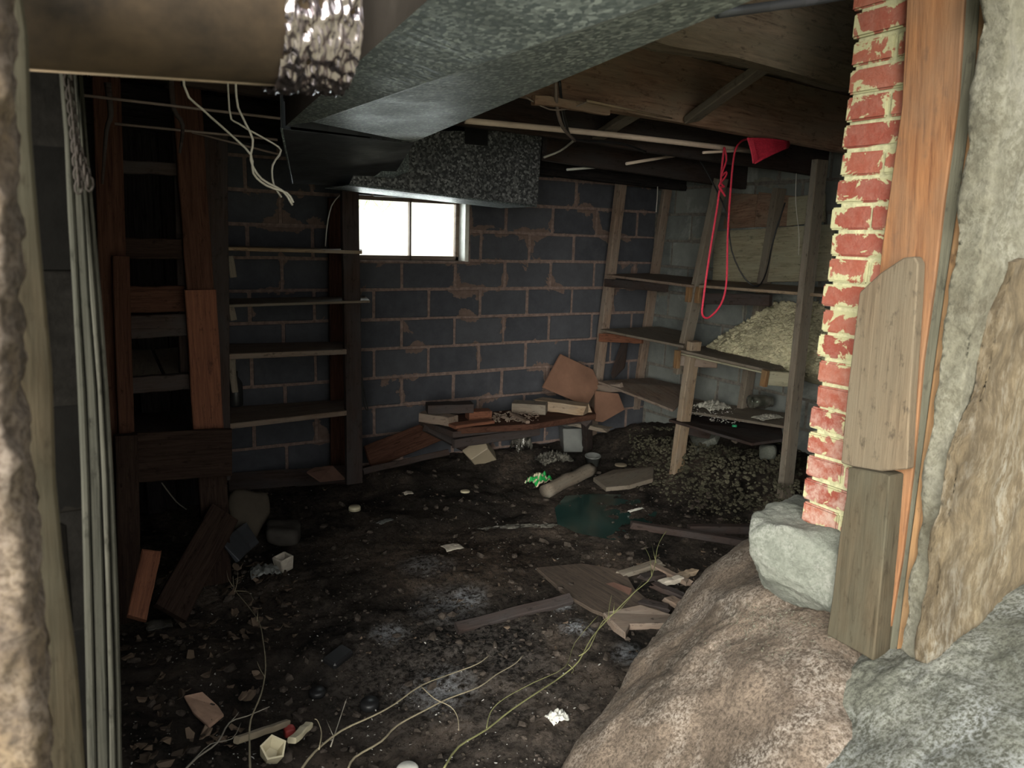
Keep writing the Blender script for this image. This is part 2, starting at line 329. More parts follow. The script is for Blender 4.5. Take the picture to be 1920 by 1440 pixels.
def plank_mesh(L, w_, t, ch=0.004, jit=0.002, segs=6, seed=0, rag=0.0, bend=0.0, taper=1.0):
    r = random.Random(seed); ch = min(ch, w_ * .3, t * .3)
    a, b = w_ / 2, t / 2
    sec = [(-a + ch, -b), (a - ch, -b), (a, -b + ch), (a, b - ch), (a - ch, b), (-a + ch, b), (-a, b - ch), (-a, -b + ch)]
    V = []; Fc = []
    for i in range(segs + 1):
        f = i / segs; x = -L / 2 + L * f
        oy, oz = r.uniform(-jit, jit), r.uniform(-jit, jit) + bend * math.sin(math.pi * f)
        sc = 1 + (taper - 1) * f
        for (y, z) in sec:
            xx = x
            if rag and i in (0, segs): xx += r.uniform(-rag, rag)
            V.append((xx, y * sc + oy + r.uniform(-jit, jit) * .5, z * sc + oz + r.uniform(-jit, jit) * .3))
    for i in range(segs):
        for k in range(8):
            Fc.append((i * 8 + k, i * 8 + (k + 1) % 8, (i + 1) * 8 + (k + 1) % 8, (i + 1) * 8 + k))
    Fc.append(tuple(range(7, -1, -1))); Fc.append(tuple(segs * 8 + k for k in range(8)))
    return mesh(V, Fc)
_sd = [0]
def plank(name, a, b, w_, t, face, mat, parent=None, **k):
    _sd[0] += 1
    d = b - a
    me = plank_mesh(d.length, w_, t, seed=_sd[0], **k)
    return put(name, me, mat, basis(d, Vector(face), (a + b) / 2), parent)
def prism(name, pts, ext, mat, parent=None, jit=0.0):
    # outline (world points) extruded along ext, local X along the first-to-farthest direction for the grain
    ext = Vector(ext); c = sum(pts, Vector()) / len(pts)
    far = max(((p - q) for p in pts for q in pts), key=lambda v: v.length)
    for _ in range(12):                                       # principal axis of the outline gives the grain direction
        acc = Vector()
        for i_, p in enumerate(pts):
            q = pts[(i_ + 1) % len(pts)]; e_ = q - p; acc += e_ * (e_.dot(far)) * e_.length
        far = acc.normalized() if acc.length > 1e-12 else far
    mw = basis(far, ext, c); im = mw.inverted()
    A = [im @ p for p in pts]; n = len(A)
    B = [im @ (p + ext) for p in pts]
    f = [tuple(range(n)), tuple(range(2 * n - 1, n - 1, -1))] + [(i, n + i, n + (i + 1) % n, (i + 1) % n) for i in range(n)]
    me = mesh(A + B, f); bm = bmesh.new(); bm.from_mesh(me); bmesh.ops.recalc_face_normals(bm, faces=bm.faces)
    bmesh.ops.bevel(bm, geom=[e for e in bm.edges], offset=min(0.003, ext.length * .25), segments=1, affect='EDGES', clamp_overlap=True)
    bm.to_mesh(me); bm.free()
    return put(name, me, mat, mw, parent)
def box(name, lo, hi, mat, parent=None, bev=0.004):
    lo, hi = Vector(lo), Vector(hi); c = (lo + hi) / 2; s = hi - lo
    bm = bmesh.new(); bmesh.ops.create_cube(bm, size=1); bmesh.ops.scale(bm, vec=s, verts=bm.verts)
    if bev: bmesh.ops.bevel(bm, geom=bm.edges[:], offset=min(bev, min(s) * .3), segments=1, affect='EDGES')
    me = bpy.data.meshes.new(name); bm.to_mesh(me); bm.free()
    return put(name, me, mat, Matrix.Translation(c), parent)
def tube(name, pts, r, mat, parent=None, sides=6, taper=1.0, smooth=True, cap=True, sub=3):
    pts = [Vector(p) for p in pts]
    if sub > 1 and len(pts) > 2:       # catmull-rom
        q = []
        for i in range(len(pts) - 1):
            p0, p1, p2, p3 = pts[max(i - 1, 0)], pts[i], pts[i + 1], pts[min(i + 2, len(pts) - 1)]
            for k in range(sub):
                t = k / sub
                q.append(0.5 * ((2 * p1) + (p2 - p0) * t + (2 * p0 - 5 * p1 + 4 * p2 - p3) * t * t + (3 * p1 - p0 - 3 * p2 + p3) * t ** 3))
        q.append(pts[-1]); pts = q
    c = pts[0].copy(); V = []; Fc = []
    up = Vector((0.3, 0.2, 1)); n = len(pts)
    for i, p in enumerate(pts):
        d = (pts[min(i + 1, n - 1)] - pts[max(i - 1, 0)])
        if d.length < 1e-9: d = Vector((0, 0, 1))
        d.normalize(); u = up - d * up.dot(d)
        if u.length < 1e-3: u = Vector((1, 0, 0)) - d * d.x
        u.normalize(); v = d.cross(u); up = u
        rr = r * (1 + (taper - 1) * i / (n - 1))
        for k in range(sides):
            a = 2 * math.pi * k / sides; V.append(p - c + (u * math.cos(a) + v * math.sin(a)) * rr)
    for i in range(n - 1):
        for k in range(sides): Fc.append((i * sides + k, i * sides + (k + 1) % sides, (i + 1) * sides + (k + 1) % sides, (i + 1) * sides + k))
    if cap: Fc.append(tuple(range(sides - 1, -1, -1))); Fc.append(tuple((n - 1) * sides + k for k in range(sides)))
    return put(name, mesh(V, Fc, smooth), mat, Matrix.Translation(c), parent)
def lathe_mesh(prof, n=20, smooth=True):
    V = []; Fc = []
    for (r, z) in prof:
        for k in range(n):
            a = 2 * math.pi * k / n; V.append((r * math.cos(a), r * math.sin(a), z))
    for i in range(len(prof) - 1):
        for k in range(n): Fc.append((i * n + k, i * n + (k + 1) % n, (i + 1) * n + (k + 1) % n, (i + 1) * n + k))
    return mesh(V, Fc, smooth)
def hullblob(name, pts, mat, sub=5, amp=0.02, freq=4.0, smooth=4, parent=None, det=3, offset=0.0, fine=0.0):
    bm = bmesh.new()
    for p in pts: bm.verts.new(p)
    r = bmesh.ops.convex_hull(bm, input=bm.verts[:]); bmesh.ops.recalc_face_normals(bm, faces=bm.faces)
    bv = BVHTree.FromBMesh(bm); c = sum((Vector(p) for p in pts), Vector()) / len(pts); bm.free()
    b2 = bmesh.new(); bmesh.ops.create_icosphere(b2, subdivisions=sub, radius=1)
    for v in b2.verts:
        d = v.co.normalized(); h = bv.ray_cast(c + d * 10, -d)
        v.co = h[0] if h[0] else c + d * .05
    for _ in range(smooth): bmesh.ops.smooth_vert(b2, verts=b2.verts[:], factor=0.5, use_axis_x=True, use_axis_y=True, use_axis_z=True)
    b2.normal_update()
    for v in b2.verts:
        k = noise.fractal(v.co * freq, 1.0, 2.1, det)
        v.co += v.normal * (amp * k + offset)
        if fine: v.co += v.normal * fine * noise.noise(v.co * freq * 9)
        v.co -= c
    me = bpy.data.meshes.new(name); b2.to_mesh(me); b2.free()
    for p in me.polygons: p.use_smooth = True
    return put(name, me, mat, Matrix.Translation(c), parent)
def pebble_mesh(seed, flat=0.7):
    bm = bmesh.new(); bmesh.ops.create_icosphere(bm, subdivisions=1, radius=1); r = random.Random(seed)
    for v in bm.verts: v.co *= r.uniform(.65, 1.15); v.co.z *= flat
    me = bpy.data.meshes.new('pebble'); bm.to_mesh(me); bm.free(); return me
def scatter(name, n, fn, mat, seed=1, base=None, smooth=False):
    # many small bits joined in one mesh; fn(rng) -> (pos, size) or None
    r = random.Random(seed); V = []; Fc = []
    protos = []
    for k in range(6):
        pm = pebble_mesh(seed * 10 + k); protos.append(([v.co.copy() for v in pm.vertices], [tuple(p.vertices) for p in pm.polygons])); bpy.data.meshes.remove(pm)
    if base == 'flake':
        protos = []
        for k in range(6):
            vs = []
            for i in range(6):
                a = i * math.pi / 3; q = r.uniform(.5, 1.1); vs.append(Vector((math.cos(a) * q, math.sin(a) * q * .6, r.uniform(-.25, .25))))
            vs += [v + Vector((0, 0, .12)) for v in vs]
            protos.append((vs, [tuple(range(5, -1, -1)), tuple(range(6, 12))] + [(i, (i + 1) % 6, 6 + (i + 1) % 6, 6 + i) for i in range(6)]))
    for i in range(n):
        q = fn(r)
        if not q: continue
        p, s = q; vs, fs = protos[r.randrange(6)]
        R = Euler((r.uniform(-.6, .6), r.uniform(-.6, .6), r.uniform(0, 6.3))).to_matrix(); o = len(V)
        sx, sy = s * r.uniform(.7, 1.4), s * r.uniform(.6, 1.1)
        for v in vs: V.append(Vector(p) + R @ Vector((v.x * sx, v.y * sy, v.z * s)))
        for f in fs: Fc.append(tuple(o + a for a in f))
    return put(name, mesh(V, Fc, smooth), mat)

# ------------------------------------------------------------------ floor
def ss(a, b, x):
    t = max(0., min(1., (x - a) / (b - a))); return t * t * (3 - 2 * t)
def FH(x, y):
    z = -1.64 + 0.010 * noise.fractal(Vector((x * 16, y * 16, 7)), 1, 2, 3) + 0.035 * noise.fractal(Vector((x * 1.3, y * 1.3, 0)), 1, 2, 4) + 0.012 * noise.fractal(Vector((x * 7, y * 7, 3)), 1, 2, 3)
    z += 0.30 * ss(3.45, 4.25, x) * ss(5.2, 3.9, y) * (0.5 + .5 * ss(2.2, 3.2, y))       # rubble slope against the right wall
    z += 0.16 * ss(0.75, 0.0, x) * ss(3.6, 2.4, y)                                        # trash heap on the left
    z += 0.07 * ss(4.2, 4.8, y)
    z -= 0.05 * ss(0.5, 0.1, abs(x - .75)) * ss(.6, .1, abs(y - 2.3))
    return z
def onfloor(px, py, dz=0.0, it=6):
    z = -1.62
    for _ in range(it):
        p = P(px, py, Z=z + dz); z = FH(p.x, p.y)
    p = P(px, py, Z=z + dz); return p
nx, ny = 240, 210; x0, x1, y0, y1 = -0.6, 4.3, 0.9, 5.1
V = []; Fc = []
for j in range(ny + 1):
    for i in range(nx + 1):
        x = x0 + (x1 - x0) * i / nx; y = y0 + (y1 - y0) * j / ny
        V.append((x, y, FH(x, y) + 0.006 * noise.noise(Vector((x * 40, y * 40, 1)))))
for j in range(ny):
    for i in range(nx):
        a = j * (nx + 1) + i; Fc.append((a, a + 1, a + nx + 2, a + nx + 1))
fl = put('floor', mesh(V, Fc, True), 'dirt'); fl['kind'] = 'structure'
yard = box('yard_ground', (-14, -14, -1.9), (14, 0.9, -1.62), 'ground', bev=0); yard['kind'] = 'structure'

# ------------------------------------------------------------------ block walls
YB, XR, ZC = 4.9, 4.17, 0.78
def block_mesh(L, H, D=0.09, seed=0):
    bm = bmesh.new(); bmesh.ops.create_cube(bm, size=1); bmesh.ops.scale(bm, vec=(L, D, H), verts=bm.verts)
    bmesh.ops.bevel(bm, geom=bm.edges[:], offset=0.006, segments=1, affect='EDGES')
    r = random.Random(seed)
    for v in bm.verts:
        v.co.x += r.uniform(-.003, .003); v.co.z += r.uniform(-.003, .003)
    me = bpy.data.meshes.new('block'); bm.to_mesh(me); bm.free(); return me
_bm = {}
def course_wall(parent, origin, ux, nrm, length, zlo, zhi, zoff, joff, mats, hole=None, gap=0.017, proud=0.004, D=0.05):
    """blocks 0.4 x 0.2 laid on the slab's face; ux along the wall, nrm out of it into the room"""
    ux = Vector(ux); nrm = Vector(nrm); r = random.Random(int(length * 100))
    k0 = math.floor((zlo - zoff) / .2)
    for k in range(k0, 60):
        z = zoff + k * .2
        if z >= zhi - .03: break
        a, b = max(z, zlo), min(z + .2, zhi)
        if b - a < .05: continue
        s = joff + (0.2 if k % 2 else 0) - .4 * 30
        while s < length:
            c0, c1 = max(s, 0), min(s + .4, length); s += .4
            if c1 - c0 < .06: continue
            segs = [(c0, c1)]
            if hole and a < hole[3] - .02 and b > hole[2] + .02:
                h0, h1 = hole[0], hole[1]
                segs = [(max(c0, lo), min(c1, hi)) for lo, hi in ((-9, h0), (h1, 99))]
            for (p0, p1) in segs:
                if p1 - p0 < .05: continue
                L, H = round(p1 - p0 - gap, 3), round(b - a - gap, 3); key = (L, H, r.randrange(3), mats[0])
                if L < .03: continue
                if key not in _bm: _bm[key] = block_mesh(L, H, D, len(_bm))
                c = origin + ux * ((p0 + p1) / 2) + Vector((0, 0, (a + b) / 2)) + nrm * (proud - D / 2 + r.uniform(-.002, .004))
                put('block', _bm[key], mats[0], basis(ux, Vector((0, 0, 1)), c), parent)
wx0, wx1, wz0, wz1 = P(668, 420, Y=YB).x, P(880, 420, Y=YB).x, -0.175, 0.245
def slab_with_hole(name, x0, x1, z0, z1, y0, y1, h, mat):
    bm = bmesh.new()
    for (a, b, c, d) in ((x0, h[0], z0, z1), (h[1], x1, z0, z1), (h[0], h[1], z0, h[2]), (h[0], h[1], h[3], z1)):
        r = bmesh.ops.create_cube(bm, size=1)['verts']
        bmesh.ops.scale(bm, vec=(b - a, y1 - y0, d - c), verts=r); bmesh.ops.translate(bm, vec=((a + b) / 2, (y0 + y1) / 2, (c + d) / 2), verts=r)
    me = bpy.data.meshes.new(name); bm.to_mesh(me); bm.free(); return put(name, me, mat)
wb = slab_with_hole('wall_back', -0.6, 4.4, -1.9, 0.8, YB, YB + .2, (wx0, wx1, wz0, wz1), 'mortar'); wb['kind'] = 'structure'
j0 = P(853, 530, Y=YB).x
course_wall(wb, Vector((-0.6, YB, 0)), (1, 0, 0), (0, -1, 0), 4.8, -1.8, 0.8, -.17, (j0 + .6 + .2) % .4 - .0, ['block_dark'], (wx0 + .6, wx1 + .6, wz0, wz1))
wr = box('wall_right', (XR, 1.2, -1.9), (XR + .2, YB, 0.8), 'mortar_grey', bev=0); wr['kind'] = 'structure'
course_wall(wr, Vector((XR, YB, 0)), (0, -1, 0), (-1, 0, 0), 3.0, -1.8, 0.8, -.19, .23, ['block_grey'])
wl = box('wall_left', (-0.6, 1.6, -1.9), (-0.4, YB, 0.8), 'mortar_grey', bev=0); wl['kind'] = 'structure'
XL = P(165, 600, Y=1.42).x
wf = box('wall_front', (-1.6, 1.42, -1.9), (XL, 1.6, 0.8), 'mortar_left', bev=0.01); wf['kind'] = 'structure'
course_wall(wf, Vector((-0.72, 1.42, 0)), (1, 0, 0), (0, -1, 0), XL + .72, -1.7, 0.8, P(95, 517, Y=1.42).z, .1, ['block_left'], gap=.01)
wf3 = box('wall_front', (2.65, 1.15, -1.9), (4.4, 1.33, 0.8), 'mortar_grey', bev=0.01); wf3['kind'] = 'structure'
wf2 = box('wall_front', (2.07, 1.15, -.78), (2.65, 1.33, 0.8), 'mortar_grey', bev=0.01); wf2['kind'] = 'structure'

sw = box('unseen_light_blocker', (2.75, -5, -1.9), (3.0, .9, 1.6), 'mortar_grey', bev=0); sw['kind'] = 'structure'  # added out of view to block light from behind right
# window
win = bpy.data.objects.new('window_1', None); COL.objects.link(win); win.location = (wx0, YB + .12, wz0); win['kind'] = 'structure'
fy0, fy1 = YB + .09, YB + .13
xm = P(769, 430, Y=YB + .1).x
WX0, WX1 = wx0 + .0, wx1 - .035
for (lo, hi, nm) in (((WX0, fy0, wz0 + .0), (WX1, fy1, wz0 + .03), 'sill_rail'), ((WX0, fy0, wz1 - .03), (WX1, fy1, wz1), 'top_rail'),
                     ((WX0, fy0, wz0), (WX0 + .025, fy1, wz1), 'stile'), ((WX1 - .025, fy0, wz0), (WX1, fy1, wz1), 'stile'), ((xm - .006, fy0, wz0), (xm + .006, fy1, wz1), 'mullion')):
    box(nm, lo, hi, 'wood_brown', win, .002)
for a, b in ((WX0 + .02, xm - .004), (xm + .004, WX1 - .02)):
    box('pane', (a, YB + .108, wz0 + .02), (b, YB + .112, wz1 - .02), 'pane', win, 0)
box('frame', (wx1 - .035, YB - .01, wz0 - .005), (wx1 - .004, YB + .14, wz1), 'white', win, .004)
box('sill', (wx0 - .01, YB - .012, wz0 - .02), (wx1 + .005, YB + .15, wz0), 'mortar', win, .006)
g = random.Random(5)
for i in range(26):                                               # weeds outside the glass
    bx_ = wx0 + g.uniform(0.0, .42); b0 = Vector((bx_, YB + g.uniform(.35, .5), wz1 + .1)); 
    if i == 0: gt = thing('overhanging_weeds', b0, 'sunlit yellow-green weeds hanging outside the top of the bright window', 'weeds')
    tube('blade', [b0, b0 + Vector((g.uniform(-.04, .04), 0, -.12)), b0 + Vector((g.uniform(-.1, .1), 0, g.uniform(-.26, -.15)))], .003, 'green_grass', gt, 3, .3, sub=2)

# ------------------------------------------------------------------ ceiling: subfloor boards and joists
ceil = box('ceiling', (-1.6, 0.75, 0.80), (4.5, 5.2, 0.86), 'wood_dark', bev=0); ceil['kind'] = 'structure'
x = -0.6
while x < 4.3:
    plank('board', Vector((x + .1, .9, .785)), Vector((x + .1, 5.0, .785)), .195, .02, (0, 0, -1), 'wood_beam', ceil, segs=4); x += .2
def joist(a, b, depth, th, mat, label, up=.12, cat='joist', **k):
    # a,b = lower edge ends
    d = b - a; o = plank('floor_joist', a + Vector((0, th / 2, depth / 2)), b + Vector((0, th / 2, depth / 2)), depth, th, (0, -1, 0), mat, **k)
    tag(o, label, cat); return o
joist(P(1283, 63, Y=1.72) + Vector((-1.3, 0, .0)), P(1587, 163, Y=1.78) + Vector((1.6, 0, .0)), .30, .16, 'wood_log', 'rough rounded log joist nearest the brick pier, cobwebbed', ch=.05, jit=.012, segs=14)
joist(P(1000, 176, Y=2.62) + Vector((-1.0, 0, .02)), P(1573, 287, Y=2.66) + Vector((.7, 0, -.01)), .27, .05, 'wood_joist_red', 'reddish brown joist face behind the diagonal bridging strut', jit=.004, segs=10)
joist(P(1020, 248, Y=3.25) + Vector((-1.6, 0, .03)), P(1517, 330, Y=3.3) + Vector((.6, 0, -.01)), .26, .05, 'wood_dark', 'dark joist carrying the red rope bundle end', jit=.004, segs=10)
joist(P(1017, 300, Y=3.95) + Vector((.03, 0, 0)), P(1560, 380, Y=3.95) + Vector((.2, 0, 0)), .24, .05, 'wood_dark', 'dark joist directly over the tops of the right shelf posts', segs=10)
joist(P(1017, 325, Y=4.55) + Vector((-2.9, 0, .07)), P(1370, 368, Y=4.55) + Vector((.1, 0, 0)), .22, .05, 'black_timber', 'blackened joist closest to the back block wall', segs=10)
jd = [(1.0, 1.0), ]
# ledger strip along reddish joist
lo_ = plank('ledger_strip', P(1000, 186, Y=2.55), P(1140, 207, Y=2.55), .035, .03, (0, -1, 0), 'wood_joist_red'); tag(lo_, 'short reddish ledger strip below the joist, right of the big duct', 'wood strip')
st = plank('bridging_strut', P(1448, 112, Y=1.93), P(1298, 222, Y=2.6), .07, .03, (-.3, -1, -.35), 'wood_grey'); tag(st, 'larger grey diagonal bridging strut between the two nearest joists', 'strut')
st = plank('bridging_strut', P(1198, 208, Y=2.72), P(1122, 255, Y=3.22), .07, .03, (-.3, -1, -.35), 'wood_grey'); tag(st, 'smaller diagonal bridging strut above the white pipe', 'strut')
sl = tube('cobweb_lath', [P(1100, 189, Y=2.5), P(1260, 222, Y=2.5)], .006, 'wood_tan', None, 5, .6, sub=1); tag(sl, 'thin orange splinter lath under the reddish joist', 'lath')
bl = tube('blue_grey_rod', [P(1345, 25, Y=1.4), P(1530, 0, Y=1.4), P(1700, -30, Y=1.4)], .012, 'sheet_dark', None, 8); tag(bl, 'blue-grey pipe at the top edge, right of the big duct', 'pipe')

# ------------------------------------------------------------------ ducts
h = 0.38
A1, A2, B1, B2 = P(536, 236, Z=h), P(792, 9, Z=h), P(774, 267, Z=h), P(1410, 0, Z=h)
def ext(a, b, y): t = (y - a.y) / (b.y - a.y); return a + (b - a) * t
A3, B3 = ext(A1, A2, .45), ext(B1, B2, .45)
dr = thing('rectangular_duct', (A1 + B2) / 2, 'large galvanised rectangular duct running overhead toward the camera', 'duct')
def quadbox(name, q, hgt, mat, parent, bow=0.0, n=1):
    V = [*q, *[p + Vector((0, 0, hgt)) for p in q]]; c = sum(q, Vector()) / 4
    V = [v - c for v in V]; return put(name, mesh(V, [(0, 1, 2, 3), (7, 6, 5, 4), (0, 4, 5, 1), (1, 5, 6, 2), (2, 6, 7, 3), (3, 7, 4, 0)]), mat, Matrix.Translation(c), parent)
# bottom pan built as a shallow creased sheet
C1, C2 = P(585, 222, Z=h), P(905, 80, Z=h)
C3 = ext(C1, C2, .45)
D1, D2 = P(774, 266, Z=h), P(1010, 110, Z=h); 
def sheet(name, pts, faces, mat, parent, th=.003):
    c = sum(pts, Vector()) / len(pts); o = put(name, mesh([p - c for p in pts], faces), mat, Matrix.Translation(c), parent)
    md = o.modifiers.new('s', 'SOLIDIFY'); md.thickness = th; return o
# creased underside: a fold line splits it in two slightly tilted planes
e = Vector((0, 0, .012))
sheet('bottom_sheet', [A1, B1, B3, A3, C1 - e * 1.0, C3 - e * 5], [(0, 4, 5, 3), (4, 1, 2, 5)], 'galv', dr)
U = Vector((0, 0, .36))
sheet('side_sheet', [A1, A3, A3 + U, A1 + U], [(0, 1, 2, 3)], 'sheet_brown', dr)
sheet('side_sheet', [B1, B3, B3 + U, B1 + U], [(3, 2, 1, 0)], 'galv', dr)
sheet('end_sheet', [A1, B1, B1 + U, A1 + U], [(0, 1, 2, 3)], 'sheet_dark', dr)
# low boot
q = [P(528, 241, Z=h - .004), P(775, 268, Z=h - .004), P(742, 322, Y=3.75), P(690, 350, Y=4.2), P(548, 343, Y=4.1)]
bt = thing('duct_boot', q[0], 'dark blue-grey sheet metal boot sloping from the big duct end to the low duct', 'duct')
sheet('slope_sheet', [q[0], q[1], q[2], q[3], q[4]], [(0, 1, 2, 3, 4)], 'sheet_dark', bt)
sheet('side_sheet', [q[0], q[4], q[4] + Vector((0, 0, .4)), q[0] + Vector((0, 0, .3))], [(0, 1, 2, 3)], 'sheet_dark', bt)
tube('seam', [q[0], q[4]], .006, 'galv', bt, 5)
tr = [P(742, 300, Y=3.75), P(766, 283, Y=3.75), P(766, 322, Y=3.75), P(738, 334, Y=3.72), P(700, 332, Y=3.72)]
sheet('torn_flap', tr, [(0, 1, 2, 3, 4)], 'galv', bt)
# low duct along the back wall over the window
fy = 3.86
T0, T1, T2, T3 = P(655, 346, Y=fy), P(1006, 387, Y=fy), P(1016, 246, Y=fy), P(700, 245, Y=fy)
ld = thing('low_duct', T0, 'dull spangled low duct hanging above the window on the back wall', 'duct')
dY = Vector((0, .42, 0))
fsplit = 0.56
m0 = T0 + (T1 - T0) * fsplit; m1 = T3 + (T2 - T3) * fsplit
sheet('front_sheet', [T0, m0, m1, T3], [(0, 1, 2, 3)], 'galv_dark', ld)
g0 = m0 + (T1 - T0) * .035 + Vector((0, -.006, 0)); g1 = m1 + (T2 - T3) * .035 + Vector((0, -.006, 0))
sheet('front_sheet', [m0, T1, T2, m1], [(0, 1, 2, 3)], 'galv_dark', ld)
sheet('seam_strip', [m0 + Vector((0, -.006, 0)), g0, g1, m1 + Vector((0, -.006, 0))], [(0, 1, 2, 3)], 'galv_dark', ld)
sheet('bottom_sheet', [T0, T1, T1 + dY, T0 + dY], [(0, 1, 2, 3)], 'galv', ld)
sheet('end_sheet', [T1, T2, T2 + dY, T1 + dY], [(0, 1, 2, 3)], 'galv_dark', ld)
nt = [P(870, 232, Y=fy - .01), P(915, 234, Y=fy - .01), P(914, 274, Y=fy - .01), P(872, 270, Y=fy - .01)]
sheet('painted_hole', nt, [(0, 1, 2, 3)], 'black', ld)  # black sheet painting the darkness inside an open notch
tube('bottom_lip', [T0, T1], .006, 'galv', ld, 5)
# round duct with foil
ra, rb = P(60, 130, Y=1.16), P(632, 166, Y=1.16); R_ = .115
rd = thing('round_duct', ra, 'rusty brown round duct across the top left corner', 'duct')
def cyl(name, a, b, r, mat, parent, n=40, segs=8, fn=None, cap=False):
    d = (b - a); V = []; Fc = []
    for i in range(segs + 1):
        for k in range(n):
            an = 2 * math.pi * k / n; rr = r * (1 if not fn else fn(i / segs, an))
            V.append((d.length * (i / segs - .5), rr * math.cos(an), rr * math.sin(an)))
    for i in range(segs):
        for k in range(n): Fc.append((i * n + k, (i + 1) * n + k, (i + 1) * n + (k + 1) % n, i * n + (k + 1) % n))
    if cap: Fc += [tuple(range(n)), tuple(segs * n + n - 1 - k for k in range(n))]
    return put(name, mesh(V, Fc, not fn or True), mat, basis(d, Vector((0, 0, 1)), (a + b) / 2), parent)
up = Vector((0, .0, R_))
a_, b_ = ra + up - (rb - ra) * .25, ra + up + (rb - ra) * .97
cyl('pipe_shell', a_, b_, R_, 'round_duct', rd)
tube('lower_seam', [ra - (rb - ra) * .1 + Vector((0, 0, .0)), ra + (rb - ra) * .8 + Vector((0, 0, 0))], .0025, 'wood_tan', rd, 5)
fo0, fo1 = P(497, 158, Y=1.16) + up, P(630, 166, Y=1.16) + up
def crk(f, an): q = Vector((f * 5, math.cos(an) * 5, math.sin(an) * 5)); return 1.12 - .16 * abs(noise.noise(q * 1.1)) - .10 * abs(noise.noise(q * 2.4 + Vector((3, 1, 2)))) - .04 * abs(noise.noise(q * 6))
ft = cyl('foil_wrap', fo0, fo1, R_, 'foil', None, 140, 56, crk); 
for p in ft.data.polygons: p.use_smooth = True
tag(ft, 'crinkled silver foil wrapped round the end of the rusty duct', 'foil')

# ------------------------------------------------------------------ pipes and cables overhead
def cable(name, pts, r, mat, label, cat='cable', **k): return tag(tube(name, pts, r, mat, **k), label, cat)
Yp = 3.0
cable('white_pipe', [P(872, 226, Y=Yp), P(1140, 252, Y=Yp), P(1408, 283, Y=Yp)], .0135, 'white_pipe', 'long off-white pipe crossing under the joists to the red bundle', 'pipe', sides=10)
cable('white_pipe', [P(1318, 286, Y=Yp - .05), P(1407, 281, Y=Yp - .05)], .007, 'white_pipe', 'short thin cream pipe just below the right end of the long pipe', 'pipe', sub=1)
cable('white_rod', [P(1174, 307, Y=3.6), P(1282, 289, Y=3.6)], .009, 'white_pipe', 'pale rod sloping up to the right below the long pipe', 'rod', sub=1)
cable('white_rod', [P(1063, 318, Y=4.1), P(1138, 312, Y=4.1)], .008, 'white', 'short bright white rod resting under the farther joists', 'rod', sub=1)
cable('white_cable', [P(1020, 295, Y=3.5), P(1050, 283, Y=3.5), P(1078, 262, Y=3.2)], .006, 'wire_white', 'whitish cable end right of the low duct')
cable('hanging_cable', [P(1042, 150, Y=2.5), P(1044, 200, Y=2.55), P(1056, 240, Y=2.7), P(1078, 264, Y=2.9)], .007, 'wire_grey', 'grey-brown cable dropping from the big duct to the white pipe')
cable('hanging_cable', [P(1049, 152, Y=2.5), P(1053, 190, Y=2.55), P(1062, 235, Y=2.7), P(1080, 262, Y=2.9), P(1160, 268, Y=2.95), P(1210, 285, Y=3.1)], .006, 'black', 'black cable dropping beside the grey-brown one and trailing along the pipe')
cable('black_cable', [P(1312, 300, X=3.4), P(1335, 340, X=3.45), P(1362, 400, X=3.5), P(1372, 470, X=3.55), P(1395, 520, X=3.6), P(1420, 537, X=3.66), P(1437, 510, X=3.75), P(1450, 450, X=3.8), P(1472, 380, X=3.8)], .005, 'black', 'black cable looping down between the right shelf posts')
cable('grey_wire', [P(985, 182, Y=2.55), P(1030, 205, Y=2.55), P(1070, 203, Y=2.55), P(1102, 190, Y=2.5)], .003, 'wire_grey', 'thin sagging wire just right of the big duct')
cable('string', [P(1493, 325, Y=2.9), P(1492, 380, Y=2.9), P(1498, 440, Y=2.9), P(1497, 478, Y=2.9)], .0018, 'wire_white', 'thin cobwebby string hanging left of the front shelf post', 'string')
cable('string', [P(1233, 350, X=3.7), P(1232, 375, X=3.7), P(1230, 398, X=3.7)], .003, 'wire_white', 'short pale string hanging between the first two shelf posts', 'string')
cable('white_cable', [P(345, 160, Y=2.3, o=(0, 0, .2)), P(345, 160, Y=2.3), P(380, 205, Y=2.35), P(430, 250, Y=2.4), P(470, 290, Y=2.4), P(475, 325, Y=2.4), P(500, 348, Y=2.4), P(538, 362, Y=2.4), P(550, 380, Y=2.4)], .0035, 'wire_white', 'pale cable running from the round duct to the hanging wire ends')
cable('white_cable', [P(443, 180, Y=2.4, o=(0, 0, .22)), P(443, 180, Y=2.4), P(455, 220, Y=2.4), P(474, 262, Y=2.4), P(470, 300, Y=2.4), P(490, 335, Y=2.4), P(530, 358, Y=2.4), P(548, 384, Y=2.4), P(541, 372, Y=2.42)], .0035, 'wire_white', 'whitish wire hanging in a kinked loop below the round duct')
cable('white_cable', [P(430, 205, Y=2.5, o=(0, 0, .25)), P(430, 205, Y=2.5), P(448, 232, Y=2.5), P(500, 262, Y=2.5), P(527, 282, Y=2.5), P(511, 310, Y=2.5), P(513, 345, Y=2.5), P(528, 370, Y=2.5)], .003, 'wire_white', 'curved whitish wire left of the duct boot')
for i, (a, b) in enumerate((((150, 178), (525, 222)), ((215, 232), (520, 262)), ((360, 248), (525, 290)))):
    cable('strap_rod', [P(a[0], a[1], Y=2.9 + .3 * i), P(b[0], b[1], Y=2.9 + .3 * i)], .005, 'wire_grey', ['upper', 'middle', 'lower'][i] + ' thin horizontal rod in the dark above the left shelves', 'rod', sub=1)
cable('thin_wire', [P(641, 362, Y=4.5), P(622, 385, Y=4.5), P(613, 425, Y=4.5), P(610, 462, Y=4.5)], .0035, 'wire_white', 'thin pale wire left of the window post')
